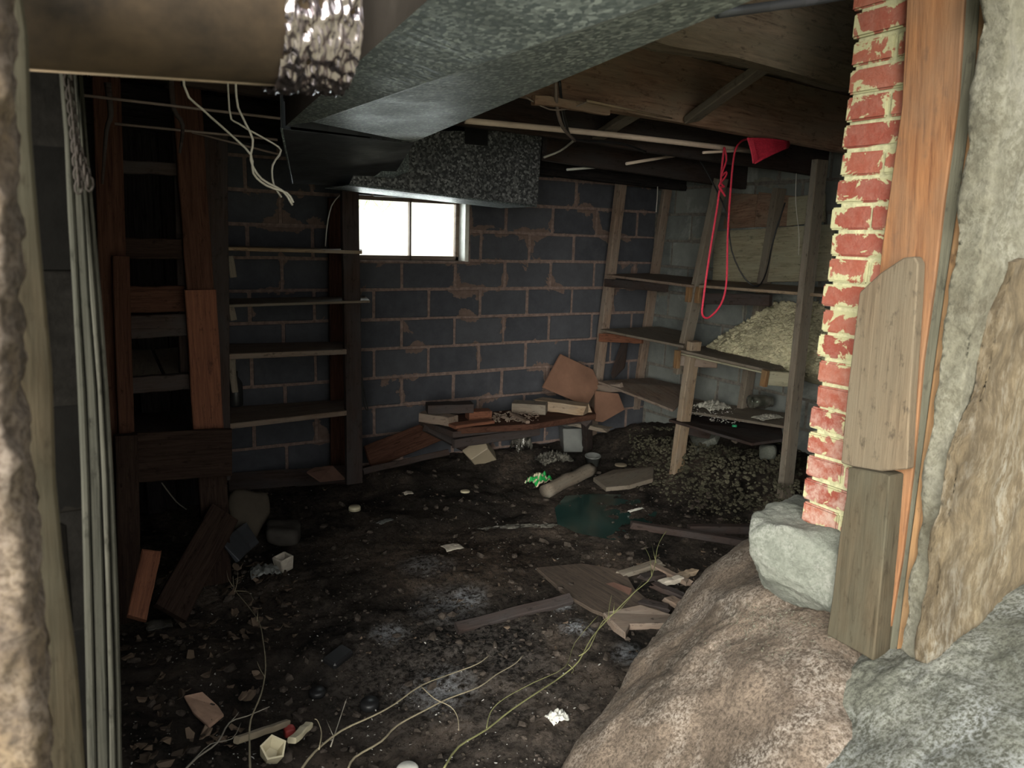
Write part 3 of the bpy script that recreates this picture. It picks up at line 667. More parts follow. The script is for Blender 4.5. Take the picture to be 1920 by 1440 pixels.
cable('thin_wire', [P(668, 478, Y=4.45), P(664, 520, Y=4.45), P(668, 555, Y=4.45), P(676, 580, Y=4.45), P(674, 640, Y=4.45), P(680, 720, Y=4.45), P(690, 768, Y=4.45), P(682, 755, Y=4.45), P(677, 690, Y=4.45)], .0045, 'black', 'dark wire hanging down along the post below the window')

# red rope
Yr = 2.93
cable('red_rope', [P(1420, 262, Y=Yr), P(1395, 262, Y=Yr), P(1380, 278, Y=Yr - .03), P(1374, 310, Y=Yr), P(1368, 380, Y=Yr), P(1364, 450, Y=Yr), P(1362, 530, Y=Yr), P(1352, 570, Y=Yr), P(1330, 595, Y=Yr), P(1317, 590, Y=Yr), P(1319, 560, Y=Yr), P(1330, 480, Y=Yr), P(1343, 400, Y=Yr), P(1350, 355, Y=Yr), P(1358, 350, Y=Yr), P(1352, 342, Y=Yr), P(1354, 310, Y=Yr), P(1358, 276, Y=Yr - .03)],
      .0055, 'red', 'red rope hanging in a long loop from the white pipe', 'rope', sides=6, sub=4)
cable('red_rope', [P(1358, 276, Y=Yr - .02), P(1362, 300, Y=Yr - .02), P(1352, 330, Y=Yr - .02), P(1362, 322, Y=Yr - .02), P(1360, 332, Y=Yr - .02), P(1348, 348, Y=Yr - .02), P(1356, 362, Y=Yr - .02), P(1360, 368, Y=Yr - .02), P(1350, 352, Y=Yr - .02)],
      .005, 'red', 'short tangled knot of red rope on the upper loop', 'rope')
rb_ = thing('rope_bundle', P(1440, 285, Y=2.6), 'folded bundle of bright red rope tucked under the joist', 'rope bundle')
for i in range(15):
    f = i / 14
    s_ = P(1402 + 13 * f, 260 + 46 * f, Y=2.58 + .01 * (i % 2)); e_ = P(1480 - 4 * abs(f - .4), 266 + 10 * f, Y=2.60 + .01 * (i % 2))
    m_ = P(1441 + 4 * f, 261 + 29 * f, Y=2.57)
    tube('strand', [s_, m_, e_], .0048, 'red', rb_, 6)
for i in range(4):
    tube('binding_turn', [P(1402 + 3 * i, 258 + i, Y=2.565), P(1409 + 2 * i, 282, Y=2.56), P(1413 + 3 * i, 306 - 3 * i, Y=2.565)], .005, 'red', rb_, 6)

# ------------------------------------------------------------------ right shelving
XF = 3.64
sh = thing('right_shelving', P(1262, 912, X=XF), 'homemade weathered timber shelving along the right wall with leaning posts', 'shelving')
def post(a, b, wx, wy, mat, par, **k): return plank('post', a, b, wx, wy, (0, -1, 0), mat, par, **k)
post(P(1166, 335, X=XF), P(1104, 850, X=XF), .075, .055, 'wood_brown', sh)
post(P(1352, 335, X=XF), P(1262, 700, X=XF) + Vector((.06, 0, 0)), .09, .045, 'wood_grey', sh)
post(P(1302, 640, X=XF), P(1264, 912, X=XF), .09, .05, 'wood_tan', sh)
post(P(1538, 300, X=3.5), P(1468, 950, X=3.5), .09, .04, 'wood_grey', sh)
post(P(1252, 348, X=4.1), P(1186, 800, X=4.1), .075, .04, 'wood_brown', sh)
post(P(1462, 353, X=4.1), P(1378, 860, X=4.1), .085, .05, 'wood_grey', sh)
def board(pts, ext_, mat, par, name='shelf_board'): return prism(name, pts, ext_, mat, par)
Dn = (0, 0, -.018)
board([P(1134, 514, X=3.58), P(1302, 535, X=3.58), P(1300, 520, X=4.12), P(1222, 512, X=4.12)], Dn, 'wood_brown', sh)
board([P(1310, 534, X=3.58), P(1560, 552, X=3.50), P(1560, 540, X=4.1), P(1322, 524, X=4.1)], Dn, 'wood_tan', sh)
board([P(1125, 617, X=3.58), P(1282, 648, X=3.58), P(1296, 624, X=4.1), P(1236, 612, X=4.1)], Dn, 'wood_grey', sh)
board([P(1272, 655, X=3.56), P(1440, 693, X=3.56), P(1500, 680, X=4.0), P(1330, 648, X=4.1)], Dn, 'wood_grey', sh)
board([P(1272, 661, X=3.565), P(1438, 699, X=3.565), P(1500, 686, X=4.0), P(1330, 654, X=4.1)], (0, 0, -.012), 'wood_pale', sh)
board([P(1121, 714, X=3.55), P(1262, 768, X=3.55), P(1302, 728, X=4.1), P(1218, 708, X=4.1)], Dn, 'wood_brown', sh)
board([P(1254, 786, X=3.56), P(1410, 831, X=3.56), P(1470, 823, X=3.8), P(1465, 802, X=4.0), P(1300, 777, X=4.0)], Dn, 'wood_dark', sh)
board([P(1275, 768, X=3.8), P(1480, 800, X=3.8), P(1480, 775, X=4.12), P(1296, 748, X=4.12)], Dn, 'wood_grey', sh)
plank('bearer', P(1136, 530, X=3.6), P(1250, 540, X=3.62), .06, .03, (-1, 0, 0), 'wood_dark', sh)
plank('bearer', P(1318, 560, X=3.6), P(1445, 563, X=3.66), .07, .03, (-1, 0, 0), 'wood_dark', sh)
plank('bearer', P(1124, 633, X=3.6), P(1205, 636, X=3.75), .065, .03, (-1, 0, 0), 'wood_bright_red', sh)
plank('bearer', P(1268, 675, X=3.58), P(1345, 680, X=3.75), .075, .03, (-.6, -1, 0), 'wood_brown', sh)
plank('bearer', P(1434, 708, X=3.52), P(1500, 712, X=3.7), .085, .035, (-.3, -1, 0), 'wood_pale', sh)
plank('bearer', P(1268, 803, X=3.62), P(1330, 815, X=3.9), .06, .03, (-.4, -1, 0), 'wood_dark', sh)
plank('bearer', P(1062, 731, X=3.5), P(1166, 726, X=3.6), .065, .035, (-.4, -1, 0), 'wood_brown', sh)
for q in ((1293, 536, 1290, 566, 3.6), (1311, 538, 1308, 568, 3.6), (1271, 657, 1268, 690, 3.53), (1436, 694, 1431, 724, 3.5)):
    plank('cleat', P(q[0], q[1], X=q[4]), P(q[2], q[3], X=q[4]), .04, .03, (-1, 0, 0), 'wood_honey', sh, segs=2)
# things behind/on the right shelving
o = prism('wide_plank', [P(1340, 434, X=4.1), P(1560, 420, X=4.1), P(1560, 527, X=4.1), P(1335, 531, X=4.1)], (.03, 0, 0), 'wood_pale'); tag(o, 'wide pale plank with wavy grain behind the right shelf posts', 'plank')
for q, nm in (([P(1365, 362, X=4.13), P(1420, 364, X=4.13), P(1412, 426, X=4.13), P(1355, 429, X=4.13)], 'left'), ([P(1422, 360, X=4.13), P(1490, 368, X=4.13), P(1485, 424, X=4.13), P(1414, 426, X=4.13)], 'right')):
    o = prism('brown_board', q, (.02, 0, 0), 'wood_joist_red'); tag(o, f'{nm} one of two dark brown boards above the wide pale plank', 'board')
o = prism('grey_board', [P(1478, 370, X=4.12), P(1545, 362, X=4.12), P(1545, 416, X=4.12), P(1474, 424, X=4.12)], (.02, 0, 0), 'wood_pale'); tag(o, 'greyish board above the wide pale plank near the front post', 'board')
# rubble mound spilling on the shelf
def moundz(x, y): return None
mp = [P(1300, 655, X=4.0), P(1350, 640, X=4.1), P(1400, 612, X=4.12), P(1470, 560, X=4.15), P(1540, 560, X=4.15), P(1560, 700, X=3.9), P(1500, 695, X=3.75), P(1420, 668, X=3.8), P(1350, 655, X=3.85), P(1500, 600, X=3.95), P(1560, 600, X=4.0), P(1560, 730, X=4.15), P(1400, 680, X=4.15)]
md = hullblob('rubble_mound', mp, 'gravel', 5, .02, 6, 2); tag(md, 'mound of crumbled yellowish rubble heaped on the right shelves', 'rubble', kind='stuff')
bmv = BVHTree.FromPolygons([md.matrix_basis @ v.co for v in md.data.vertices], [tuple(p.vertices) for p in md.data.polygons])
def onmound(r):
    d = ray(r.uniform(1290, 1560), r.uniform(555, 705)).normalized(); h_ = bmv.ray_cast(Vector((0, 0, 0)), d)
    return (h_[0], r.uniform(.007, .026)) if h_[0] else None
o = scatter('rubble_stones', 2600, onmound, 'gravel', 3); tag(o, 'loose yellowish rubble stones covering the heaped mound', 'rubble', kind='stuff')
def onslope(r):
    p = onfloor(r.uniform(1180, 1500), r.uniform(800, 990), 0, 3); k = (p.x - 3.2) / .9
    if p.x > 4.15 or p.y < 2.0 or r.random() > k * 1.4: return None
    return (p, r.uniform(.005, .018))
o = scatter('slope_gravel', 5200, onslope, 'gravel_dark', 4); tag(o, 'dark gravel spilling over the dirt slope beneath the right shelving', 'gravel', kind='stuff')
def onshelf(r):
    p = P(r.uniform(1290, 1480), r.uniform(752, 795), Z=-1.14); return (p, r.uniform(.003, .012)) if 3.6 < p.x < 4.12 else None
o = scatter('shelf_debris', 420, onshelf, 'chip', 8, 'flake'); tag(o, 'pale flakes and litter strewn on the lowest right shelf', 'debris', kind='stuff')
def onsh2(r):
    p = P(r.uniform(1128, 1270), r.uniform(708, 760), X=r.uniform(3.6, 4.05)); p.z = P(1190, 735, X=3.8).z + .0
    q_ = P(1190, 725, X=3.8); return (Vector((r.uniform(3.6, 4.05), r.uniform(4.1, 4.75), q_.z + .012)), r.uniform(.003, .01))
# glass jar lying on its side
jc = P(1424, 753, X=3.95); jar = thing('glass_jar', jc, 'smoky empty glass jar lying on its side on the lowest right shelf', 'jar')
jm = lathe_mesh([(0, -.075), (.038, -.075), (.045, -.065), (.046, .04), (.036, .06), (.033, .068), (.035, .085), (.031, .085), (.029, .066), (.041, .038), (.041, -.062), (0, -.068)], 28)
put('glass_body', jm, 'jar_glass', Matrix.Translation(jc) @ Euler((0, math.radians(90), math.radians(-25))).to_matrix().to_4x4(), jar)
put('neck_ring', lathe_mesh([(.035, .062), (.038, .066), (.035, .07)], 28), 'jar_glass', Matrix.Translation(jc) @ Euler((0, math.radians(90), math.radians(-25))).to_matrix().to_4x4(), jar)
def cloth(name, c, rx, ry, hgt, mat, label, cat, seed=0, n=34, freq=3.0, rot=0, parent=None):
    V = []; Fc = []
    for j in range(n + 1):
        for i in range(n + 1):
            u, v = i / n * 2 - 1, j / n * 2 - 1
            rr = 1 + .25 * noise.noise(Vector((math.atan2(v, u + 1e-6) * .8, seed, 0)))
            x, y = u * rx * rr, v * ry * rr
            f = max(0, 1 - (u * u + v * v) * .5)
            z = hgt * (f * (.45 + .55 * noise.noise(Vector((u * freq, v * freq, seed)))) + .35 * abs(noise.noise(Vector((u * freq * 2.5, v * freq * 2, seed + 5)))))
            V.append((x, y, z))
    for j in range(n):
        for i in range(n):
            a = j * (n + 1) + i; Fc.append((a, a + 1, a + n + 2, a + n + 1))
    o = put(name, mesh(V, Fc, True), mat, Matrix.Translation(c) @ Matrix.Rotation(rot, 4, 'Z'), parent)
    m_ = o.modifiers.new('s', 'SOLIDIFY'); m_.thickness = .003
    return tag(o, label, cat)
cloth('crumpled_rag', P(1335, 765, X=3.92), .11, .09, .07, 'rag', 'crumpled grey-white rag beside the glass jar on the lowest right shelf', 'rag', 3, freq=4)
cloth('crumpled_rag', P(1440, 783, X=3.85), .1, .05, .025, 'rag', 'flattened frayed pale rag in front of the glass jar', 'rag', 9, freq=6)
cc = P(1377, 800, X=3.7); o = put('bottle_cap', lathe_mesh([(0, .012), (.014, .012), (.016, .008), (.016, 0), (.0, 0)], 14), plain('green_plastic', (.02, .22, .10), .4), Matrix.Translation(cc)); tag(o, 'small green plastic cap on the front lowest shelf board', 'cap')
# leaning hardboard sheets behind first post
o = prism('hardboard_sheet', [P(1052, 664, Y=4.72), P(1112, 693, Y=4.75), P(1125, 722, Y=4.72), P(1100, 762, Y=4.62), P(1018, 727, Y=4.62)], (.0, .02, .0), 'cardboard'); tag(o, 'reddish brown hardboard sheet leaning on the back wall behind the first post', 'board')
o = prism('hardboard_sheet', [P(1118, 733, Y=4.62), P(1160, 738, Y=4.6), P(1172, 768, Y=4.55), P(1130, 792, Y=4.5), P(1116, 790, Y=4.5)], (.0, .02, .0), 'cardboard'); tag(o, 'brown hardboard piece right of the first post below the lowest shelf', 'board')
o = prism('wood_sliver', [P(1165, 640, Y=4.8), P(1176, 642, Y=4.8), P(1170, 690, Y=4.75), P(1148, 712, Y=4.7), P(1145, 700, Y=4.7)], (.02, .01, 0), 'wood_dark'); tag(o, 'dark pointed wood offcut leaning in the corner between shelf posts', 'offcut')
o = prism('grey_slab', [P(1290, 812, X=4.0), P(1348, 805, X=4.0), P(1340, 820, X=3.9), P(1300, 838, X=3.85)], (.03, 0, -.05), 'rock_pale'); tag(o, 'greenish grey stone under the lowest right shelf', 'stone')
o = hullblob('pale_block', [P(x_, y_, X=X_) for x_ in (1425, 1455) for y_ in (835, 862) for X_ in (3.75, 3.9)], 'rock_pale', 3, .008, 9, 1); tag(o, 'small whitish stone beside the front shelf post under the boards', 'stone')

# ------------------------------------------------------------------ shelves against the back wall, left of the window
bs = thing('back_shelving', P(665, 900, Z=-1.58), 'narrow dark timber shelving on the back wall left of the window', 'shelving')
post(P(655, 352, Y=4.42), P(664, 905, Y=4.42), .10, .045, 'wood_dark', bs)
post(P(402, 250, Y=4.0), P(410, 900, Y=4.0), .11, .05, 'wood_dark', bs)
post(P(630, 372, Y=4.82), P(634, 900, Y=4.82), .10, .03, 'wood_red', bs)
prism('shelf_board', [P(400, 462, Y=4.25), P(679, 470, Y=4.4), P(679, 467, Y=4.85), P(405, 460, Y=4.85)], (0, 0, -.02), 'wood_tan', bs)
prism('shelf_board', [P(400, 572, Y=4.2), P(694, 563, Y=4.38), P(686, 555, Y=4.85), P(405, 560, Y=4.85)], (0, 0, -.015), 'wood_grey', bs)
prism('shelf_board', [P(400, 665, Y=4.2), P(650, 655, Y=4.38), P(645, 640, Y=4.85), P(405, 645, Y=4.85)], (0, 0, -.03), 'wood_brown', bs)
prism('shelf_board', [P(400, 798, Y=4.2), P(650, 770, Y=4.38), P(645, 748, Y=4.85), P(405, 765, Y=4.85)], (0, 0, -.03), 'wood_brown', bs)
for (a, b, c, d) in ((430, 480, 437, 520), (432, 575, 438, 600), (434, 670, 440, 735)):
    plank('cleat', P(a, b, Y=4.3), P(c, d, Y=4.3), .035, .03, (0, -1, 0), 'wood_grey', bs, segs=2)
jc = P(441, 735, Y=4.5); o = put('dark_bottle', lathe_mesh([(0, -.08), (.04, -.08), (.042, -.07), (.042, .05), (.018, .09), (.018, .12), (0, .12)], 18), 'black', Matrix.Translation(jc)); tag(o, 'dark bottle standing at the left end of the lower back shelf', 'bottle')

# ------------------------------------------------------------------ big left shelving (ladder like frame)
YL = 3.55
ls = thing('left_shelving', P(400, 1090, Z=-1.6), 'dark reddish ladder-like timber shelving frame at the left', 'shelving')
def lp(x0, y0_, x1, y1_, w_, mat, Y=YL, t=.045, name='post', par=None, Y2=None): return plank(name, P(x0, y0_, Y=Y), P(x1, y1_, Y=Y2 or Y), w_, t, (0, -1, 0), mat, par or ls)
lp(198, 120, 224, 900, .10, 'wood_red')
lp(226, 480, 242, 960, .06, 'wood_red', Y=YL - .06)
lp(346, 140, 375, 545, .11, 'wood_red'); lp(375, 543, 392, 830, .125, 'wood_bright_red', Y=YL - .02)
lp(396, 868, 408, 1092, .12, 'wood_shaded')
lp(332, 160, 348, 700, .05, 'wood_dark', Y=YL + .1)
lp(236, 815, 243, 1180, .085, 'wood_shaded', Y=YL - .16)
lp(222, 312, 336, 318, .05, 'wood_dark', name='rail', Y=YL + .05)
lp(225, 465, 340, 467, .085, 'wood_shaded', name='rail', Y=YL + .04)
lp(192, 562, 345, 560, .11, 'wood_red', name='rail', Y=YL + .06)
lp(240, 612, 348, 609, .095, 'wood_dark', name='rail', Y=YL + .03)
lp(246, 722, 360, 714, .07, 'wood_dark', name='rail', Y=YL + .03)
for (y_a, mat) in ((455, 'wood_pale'), (590, 'wood_red')):
    prism('shelf_board', [P(236, y_a, Y=YL + .08), P(345, y_a - 1, Y=YL + .08), P(352, y_a - 4, Y=4.1), P(248, y_a - 3, Y=4.1)], (0, 0, -.02), mat, ls)
prism('shelf_board', [P(243, 712, Y=YL + .05), P(306, 707, Y=YL + .05), P(283, 655, Y=4.3), P(245, 655, Y=4.3)], (0, 0, -.02), 'wood_grey', ls)
prism('shelf_board', [P(312, 706, Y=YL + .05), P(362, 701, Y=YL + .05), P(352, 650, Y=4.3), P(288, 655, Y=4.3)], (0, 0, -.02), 'wood_grey', ls)
prism('shelf_board', [P(243, 810, Y=YL + .1), P(365, 806, Y=YL + .1), P(352, 770, Y=4.3), P(245, 775, Y=4.3)], (0, 0, -.02), 'wood_dark', ls)
o = plank('front_board', P(248, 858, Y=YL - .1), P(434, 847, Y=YL - .1), .21, .03, (0, -1, .1), 'wood_shaded', ls)
for i in range(5):
    plank('gap_shade_panel', Vector((-.28 + .22 * i, 4.62, -1.62)), Vector((-.28 + .22 * i, 4.62, .5)), .215, .02, (0, -1, 0), 'black_timber', ls)  # black boards added to paint the darkness behind the ladder frame
br = plank('leaning_board', P(420, 962, Y=3.45), P(318, 1150, Y=3.1), .14, .03, (0.2, -1, .4), 'wood_shaded'); tag(br, 'wide brown board leaning diagonally against the left shelving foot', 'board')
br = plank('leaning_board', P(284, 1035, Y=2.95), P(256, 1160, Y=2.75), .065, .03, (-.1, -1, .3), 'wood_bright_red', rag=.01); tag(br, 'small reddish board stuck upright in the dirt at far left', 'board')
br = plank('back_post', P(278, 730, Y=4.4), P(292, 960, Y=4.4), .08, .04, (0, -1, 0), 'black_timber'); tag(br, 'black upright deep behind the ladder-like left shelving', 'post')
for i, (x_, y_) in enumerate(((222, 185), (340, 175))):
    o = tube('hanging_strip', [P(x_ - 20, y_ - 30, Y=3.0), P(x_ - 14, y_ + 30, Y=3.0), P(x_ + (3 if i else -22), y_ + 60, Y=3.0), P(x_ + (-3 if i else -30), y_ + (112 if i else 160), Y=3.0)], .012, 'wood_dark', None, 5, .4); tag(o, ['ragged strip hanging beside the chain post', 'curled bark strip hanging from the ceiling over the left shelving'][i], 'strip')

# ------------------------------------------------------------------ left foreground: timber jamb, chain, plaster strip, rough stone
jt = thing('timber_jamb', P(190, 900, Y=1.36), 'silvery weathered timber jamb with deep cracks, left of the opening', 'jamb')
JY = (-60, 100, 250, 400, 560, 730, 900, 1100, 1300, 1500); JL = (98, 108, 121, 128, 137, 146, 152, 158, 162, 166); JR = (146, 150, 163, 177, 190, 203, 213, 221, 227, 231)
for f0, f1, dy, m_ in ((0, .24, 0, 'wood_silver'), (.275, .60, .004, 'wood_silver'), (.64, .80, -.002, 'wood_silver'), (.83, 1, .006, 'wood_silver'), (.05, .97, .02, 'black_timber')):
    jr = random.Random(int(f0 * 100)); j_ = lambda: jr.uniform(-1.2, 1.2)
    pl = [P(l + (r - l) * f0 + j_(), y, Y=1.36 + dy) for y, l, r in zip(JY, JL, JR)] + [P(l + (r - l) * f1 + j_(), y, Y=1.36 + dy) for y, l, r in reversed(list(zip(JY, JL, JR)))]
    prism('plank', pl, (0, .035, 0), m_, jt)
ch = thing('rusty_chain', P(130, 150, Y=1.33), 'rusty chain hanging in loops down the weathered left jamb', 'chain')
def link(c, rot, par):
    V = [Vector((math.cos(a) * .005, 0, math.sin(a) * .011)) for a in [i * math.pi / 4 for i in range(9)]]
    R3 = Euler((0, .15, rot)).to_matrix(); tube('link', [Vector(c) + R3 @ v for v in V], .0018, 'iron', par, 5, sub=1)
for i in range(17):
    f = i / 16; link(P(128 + 20 * f ** .8, 150 + 200 * f, Y=1.335), (i % 2) * 1.5, ch)
for i in range(9):
    f = i / 8; link(P(142 + 26 * f, 270 + 75 * f, Y=1.335), (i % 2) * 1.5, ch)
sp_ = [P(30, -80, Y=1.0), P(52, 60, Y=1.0), P(58, 250, Y=1.0), P(72, 420, Y=1.0), P(85, 560, Y=1.0), P(98, 700, Y=1.0), P(104, 900, Y=1.0), P(118, 1050, Y=1.0), P(145, 1250, Y=1.0), P(165, 1520, Y=1.0), P(40, 1520, Y=1.0), P(-60, 900, Y=1.0), P(-60, -80, Y=1.0)]
o = prism('left_casing_board', sp_, (0, .03, 0), 'wood_mossy'); tag(o, 'out-of-focus tan casing board between the rough stone edge and the dark blocks', 'board')
pts = []
for yy, xr in ((-120, 8), (80, 14), (300, 20), (480, 28), (560, 24), (700, 32), (860, 44), (1000, 52), (1090, 78), (1200, 74), (1350, 86), (1560, 92)):
    for Yv, dx in ((.80, 0), (.95, -14)): pts.append(P(xr + dx, yy, Y=Yv))
    pts.append(P(-260, yy, Y=.8)); pts.append(P(-260, yy, Y=1.0))
V = []; Fc = []; rows = 150; colz = 26
def xr_at(yy):
    T = ((-200, 4), (80, 12), (300, 20), (480, 30), (560, 24), (700, 34), (760, 26), (860, 46), (1000, 52), (1085, 76), (1120, 60), (1200, 72), (1350, 86), (1700, 94))
    for (a, b), (c, d) in zip(T, T[1:]):
        if a <= yy <= c: return b + (d - b) * (yy - a) / (c - a)
    return 94
for j in range(rows + 1):
    yy = -200 + 1900 * j / rows; xe = xr_at(yy)
    for i in range(colz + 1):
        f = i / colz
        if f < .7: px = -220 + (xe + 220) * (f / .7); Yv = .80
        else: px = xe; Yv = .80 + .16 * (f - .7) / .3
        p = P(px, yy, Y=.8)
        p = Vector((p.x, p.y + (Yv - .8), p.z)); k = noise.fractal(p * 30, 1, 2, 4)
        round_ = max(0, 1 - abs(f - .7) / .08)
        p += Vector((.008 * k - .006 * round_ , -.006 * k + .008 * round_, 0)); V.append(p)
for j in range(rows):
    for i in range(colz):
        a = j * (colz + 1) + i; Fc.append((a, a + colz + 1, a + colz + 2, a + 1))
o = put('rough_stone_edge', mesh(V, Fc, True), 'rock_left'); tag(o, 'blurred rough tan stone edge at the far left of the picture', 'stone')
m_ = o.modifiers.new('s', 'SOLIDIFY'); m_.thickness = .04; m_.offset = -1

# ------------------------------------------------------------------ right foreground: brick pier
XB = 1.76
pier = thing('brick_pier', (XB, 1.25, -.78), 'old red brick pier with thick lime mortar, right of the opening', 'pier')
core = box('mortar_core', (XB + .002, 1.105, -.79), (XB + .30, 1.345, .78), 'mortar_lime', pier, .006)
ztop = P(1500, 975, X=XB).z
bz = [P(1560, y_, X=XB).z for y_ in ()]
pr_ = random.Random(11); _bk = {}
def brick_mesh(L, H, D, seed):
    bm = bmesh.new(); bmesh.ops.create_cube(bm, size=1); bmesh.ops.scale(bm, vec=(D, L, H), verts=bm.verts)
    bmesh.ops.bevel(bm, geom=bm.edges[:], offset=.0045, segments=2, affect='EDGES')
    for v in bm.verts: v.co += noise.noise_vector(v.co * 30 + Vector((seed, 0, 0))) * .003
    me = bpy.data.meshes.new('brick'); bm.to_mesh(me); bm.free()
    return me
k = 0; z = ztop
while z < .76:
    y_ = 1.36 + pr_.uniform(-.012, .006); full = (k % 2 == 0)
    lens = [.115, .10] if full else [.2]
    for i, L in enumerate(lens):
        if y_ < 1.14: break
        key = (L, k % 3, i)
        if key not in _bk: _bk[key] = brick_mesh(L, .0585, .12, len(_bk) * 3.1)
        put('brick', _bk[key], 'brick', Matrix.Translation((XB + .06 + pr_.uniform(-.009, -.003), y_ - L / 2, z + .031)) @ Matrix.Rotation(pr_.uniform(-.02, .02), 4, 'X'), pier)
        y_ -= L + .009
    z += .067; k += 1

# jamb timbers on the pier
def xpoly(name, pts, X, th, mat, label, cat): 
    o = prism(name, [P(a, b, X=X) for a, b in pts], (th, 0, 0), mat); tag(o, label, cat); return o
xpoly('door_jamb', [(1702, -60), (1811, -60), (1795, 188), (1769, 375), (1750, 540), (1730, 675), (1711, 881), (1690, 1050), (1660, 1225), (1640, 1215), (1640, 1000), (1640, 600), (1652, 470), (1690, 200)], 1.725, .05, 'wood_orange', 'orange-brown door jamb timber against the brick pier', 'jamb')
xpoly('jamb_shade_strip', [(1812, -60), (1840, -60), (1821, 188), (1795, 375), (1770, 540), (1751, 675), (1723, 881), (1704, 1020), (1678, 1238), (1662, 1225), (1691, 1050), (1712, 881), (1731, 675), (1751, 540), (1770, 375), (1796, 188)], 1.735, .03, 'wood_jamb_shade', 'dark grey-green strip painting the shaded near side of the orange jamb', 'trim')  # added strip, shade of the jamb's near face put into its colour
xpoly('sawn_board', [(1611, 548), (1650, 512), (1694, 483), (1714, 481), (1721, 494), (1718, 560), (1706, 740), (1700, 880), (1650, 884), (1600, 876), (1576, 868), (1590, 720)], 1.69, .03, 'wood_sawn', 'greyish tan sawn board with rounded top nailed beside the bricks', 'board')
xpoly('lower_stud', [(1590, 876), (1655, 888), (1668, 893), (1660, 1000), (1650, 1110), (1637, 1240), (1600, 1218), (1549, 1190), (1560, 1120), (1574, 1000), (1586, 930)], 1.67, .085, 'wood_mossy', 'mossy brown stud below the sawn board, standing on the grey boulder', 'post')
xpoly('casing_strip', [(1841, -60), (1861, -60), (1847, 188), (1825, 375), (1800, 540), (1780, 675), (1748, 881), (1722, 1060), (1690, 1252), (1676, 1250), (1704, 1030), (1724, 881), (1752, 675), (1771, 540), (1796, 375), (1822, 188)], 1.73, .03, 'wood_honey', 'narrow honey-coloured casing strip right of the shaded jamb side', 'trim')
xpoly('casing_board', [(1862, -60), (1906, -60), (1884, 188), (1856, 375), (1838, 540), (1820, 675), (1790, 881), (1776, 1000), (1752, 1110), (1730, 1245), (1691, 1254), (1723, 1060), (1749, 881), (1781, 675), (1801, 540), (1826, 375), (1848, 188)], 1.745, .04, 'wood_casing', 'brown casing board left of the peeling plaster', 'trim')
# plaster wall outside, right
def relief(name, pts, Y, depth, mat, label, cat, amp=.01, freq=8):
    base = [P(a, b, Y=Y) for a, b in pts]
    bm = bmesh.new(); vs = [bm.verts.new(p) for p in base]; f = bm.faces.new(vs)
    r = bmesh.ops.extrude_face_region(bm, geom=[f]); bmesh.ops.translate(bm, vec=(0, depth, 0), verts=[v for v in r['geom'] if isinstance(v, bmesh.types.BMVert)])
    bmesh.ops.recalc_face_normals(bm, faces=bm.faces); bmesh.ops.triangulate(bm, faces=bm.faces[:])
    for _ in range(6):
        L = [e for e in bm.edges if e.calc_length() > .018]
        if not L: break
        bmesh.ops.subdivide_edges(bm, edges=L, cuts=1); bmesh.ops.triangulate(bm, faces=bm.faces[:])
    bm.normal_update()
    for v in bm.verts: v.co += v.normal * amp * noise.fractal(v.co * freq, 1, 2, 4)
    c = base[0]
    for v in bm.verts: v.co -= c
    me = bpy.data.meshes.new(name); bm.to_mesh(me); bm.free()
    for p in me.polygons: p.use_smooth = True
    o = put(name, me, mat, Matrix.Translation(c)); return tag(o, label, cat)
relief('plaster_wall', [(1898, -80), (2300, -80), (2300, 1100), (1900, 1150), (1760, 1240), (1732, 1240), (1753, 1110), (1774, 1000), (1784, 881), (1814, 675), (1832, 540), (1854, 375), (1880, 188), (1896, 30)], .93, .06, 'plaster', 'flaking grey plaster wall at the right edge', 'plaster wall', .013, 8)
relief('render_slab', [(1905, 490), (1925, 482), (2260, 470), (2260, 1060), (1890, 1128), (1800, 1195), (1738, 1250), (1768, 1040), (1800, 860), (1850, 720), (1880, 580)], .905, .03, 'bark', 'stained tan slab of old render over the plaster at the right edge', 'render slab', .018, 6)

# ------------------------------------------------------------------ boulders
def PZ(L): return [P(a, b, Z=c) for a, b, c in L]
bo = PZ([(1050, 1445, -1.62), (1120, 1380, -1.55), (1205, 1290, -1.48), (1235, 1200, -1.42), (1300, 1090, -1.33), (1345, 1050, -1.25), (1395, 1005, -1.15), (1500, 1060, -1.02), (1560, 1130, -1.0), (1420, 1110, -1.06), (1550, 1200, -1.02), (1400, 1250, -1.12), (1300, 1330, -1.25), (1530, 1350, -1.12), (1300, 1480, -1.35), (1560, 1480, -1.15)])
bo += [Vector((x_, y_, -1.8)) for x_, y_ in ((1.0, 1.5), (1.6, 1.9), (2.3, 1.9), (2.4, 1.0), (1.2, .9))] + [Vector((2.3, 1.6, -1.1)), Vector((2.2, 1.1, -1.0))]
o = hullblob('brown_boulder', bo, 'rock_brown', 6, .035, 3.2, 5, det=6, offset=.012, fine=.004); tag(o, 'large brown boulder sprinkled with white flakes at the bottom right', 'boulder')
gb = PZ([(1512, 1275, -1.10), (1545, 1208, -1.06), (1640, 1225, -1.04), (1720, 1235, -1.03), (1880, 1130, -.86), (1960, 1080, -.8), (1530, 1330, -1.12), (1535, 1460, -1.15), (1700, 1330, -1.0), (1900, 1300, -.92), (1920, 1480, -.95), (1700, 1520, -1.05), (2200, 1300, -.8)])
gb += [Vector((x_, y_, -1.7)) for x_, y_ in ((1.3, 1.0), (1.7, 1.35), (2.6, 1.3), (2.6, .3), (1.2, .5))] + [P(1515, 1300, Z=-1.35), P(1520, 1450, Z=-1.4)]
o = hullblob('grey_boulder', gb, 'rock_grey', 6, .03, 4, 3, det=6, offset=.01, fine=.004); tag(o, 'large grey lichened boulder under the timber jamb, bottom right corner', 'boulder')
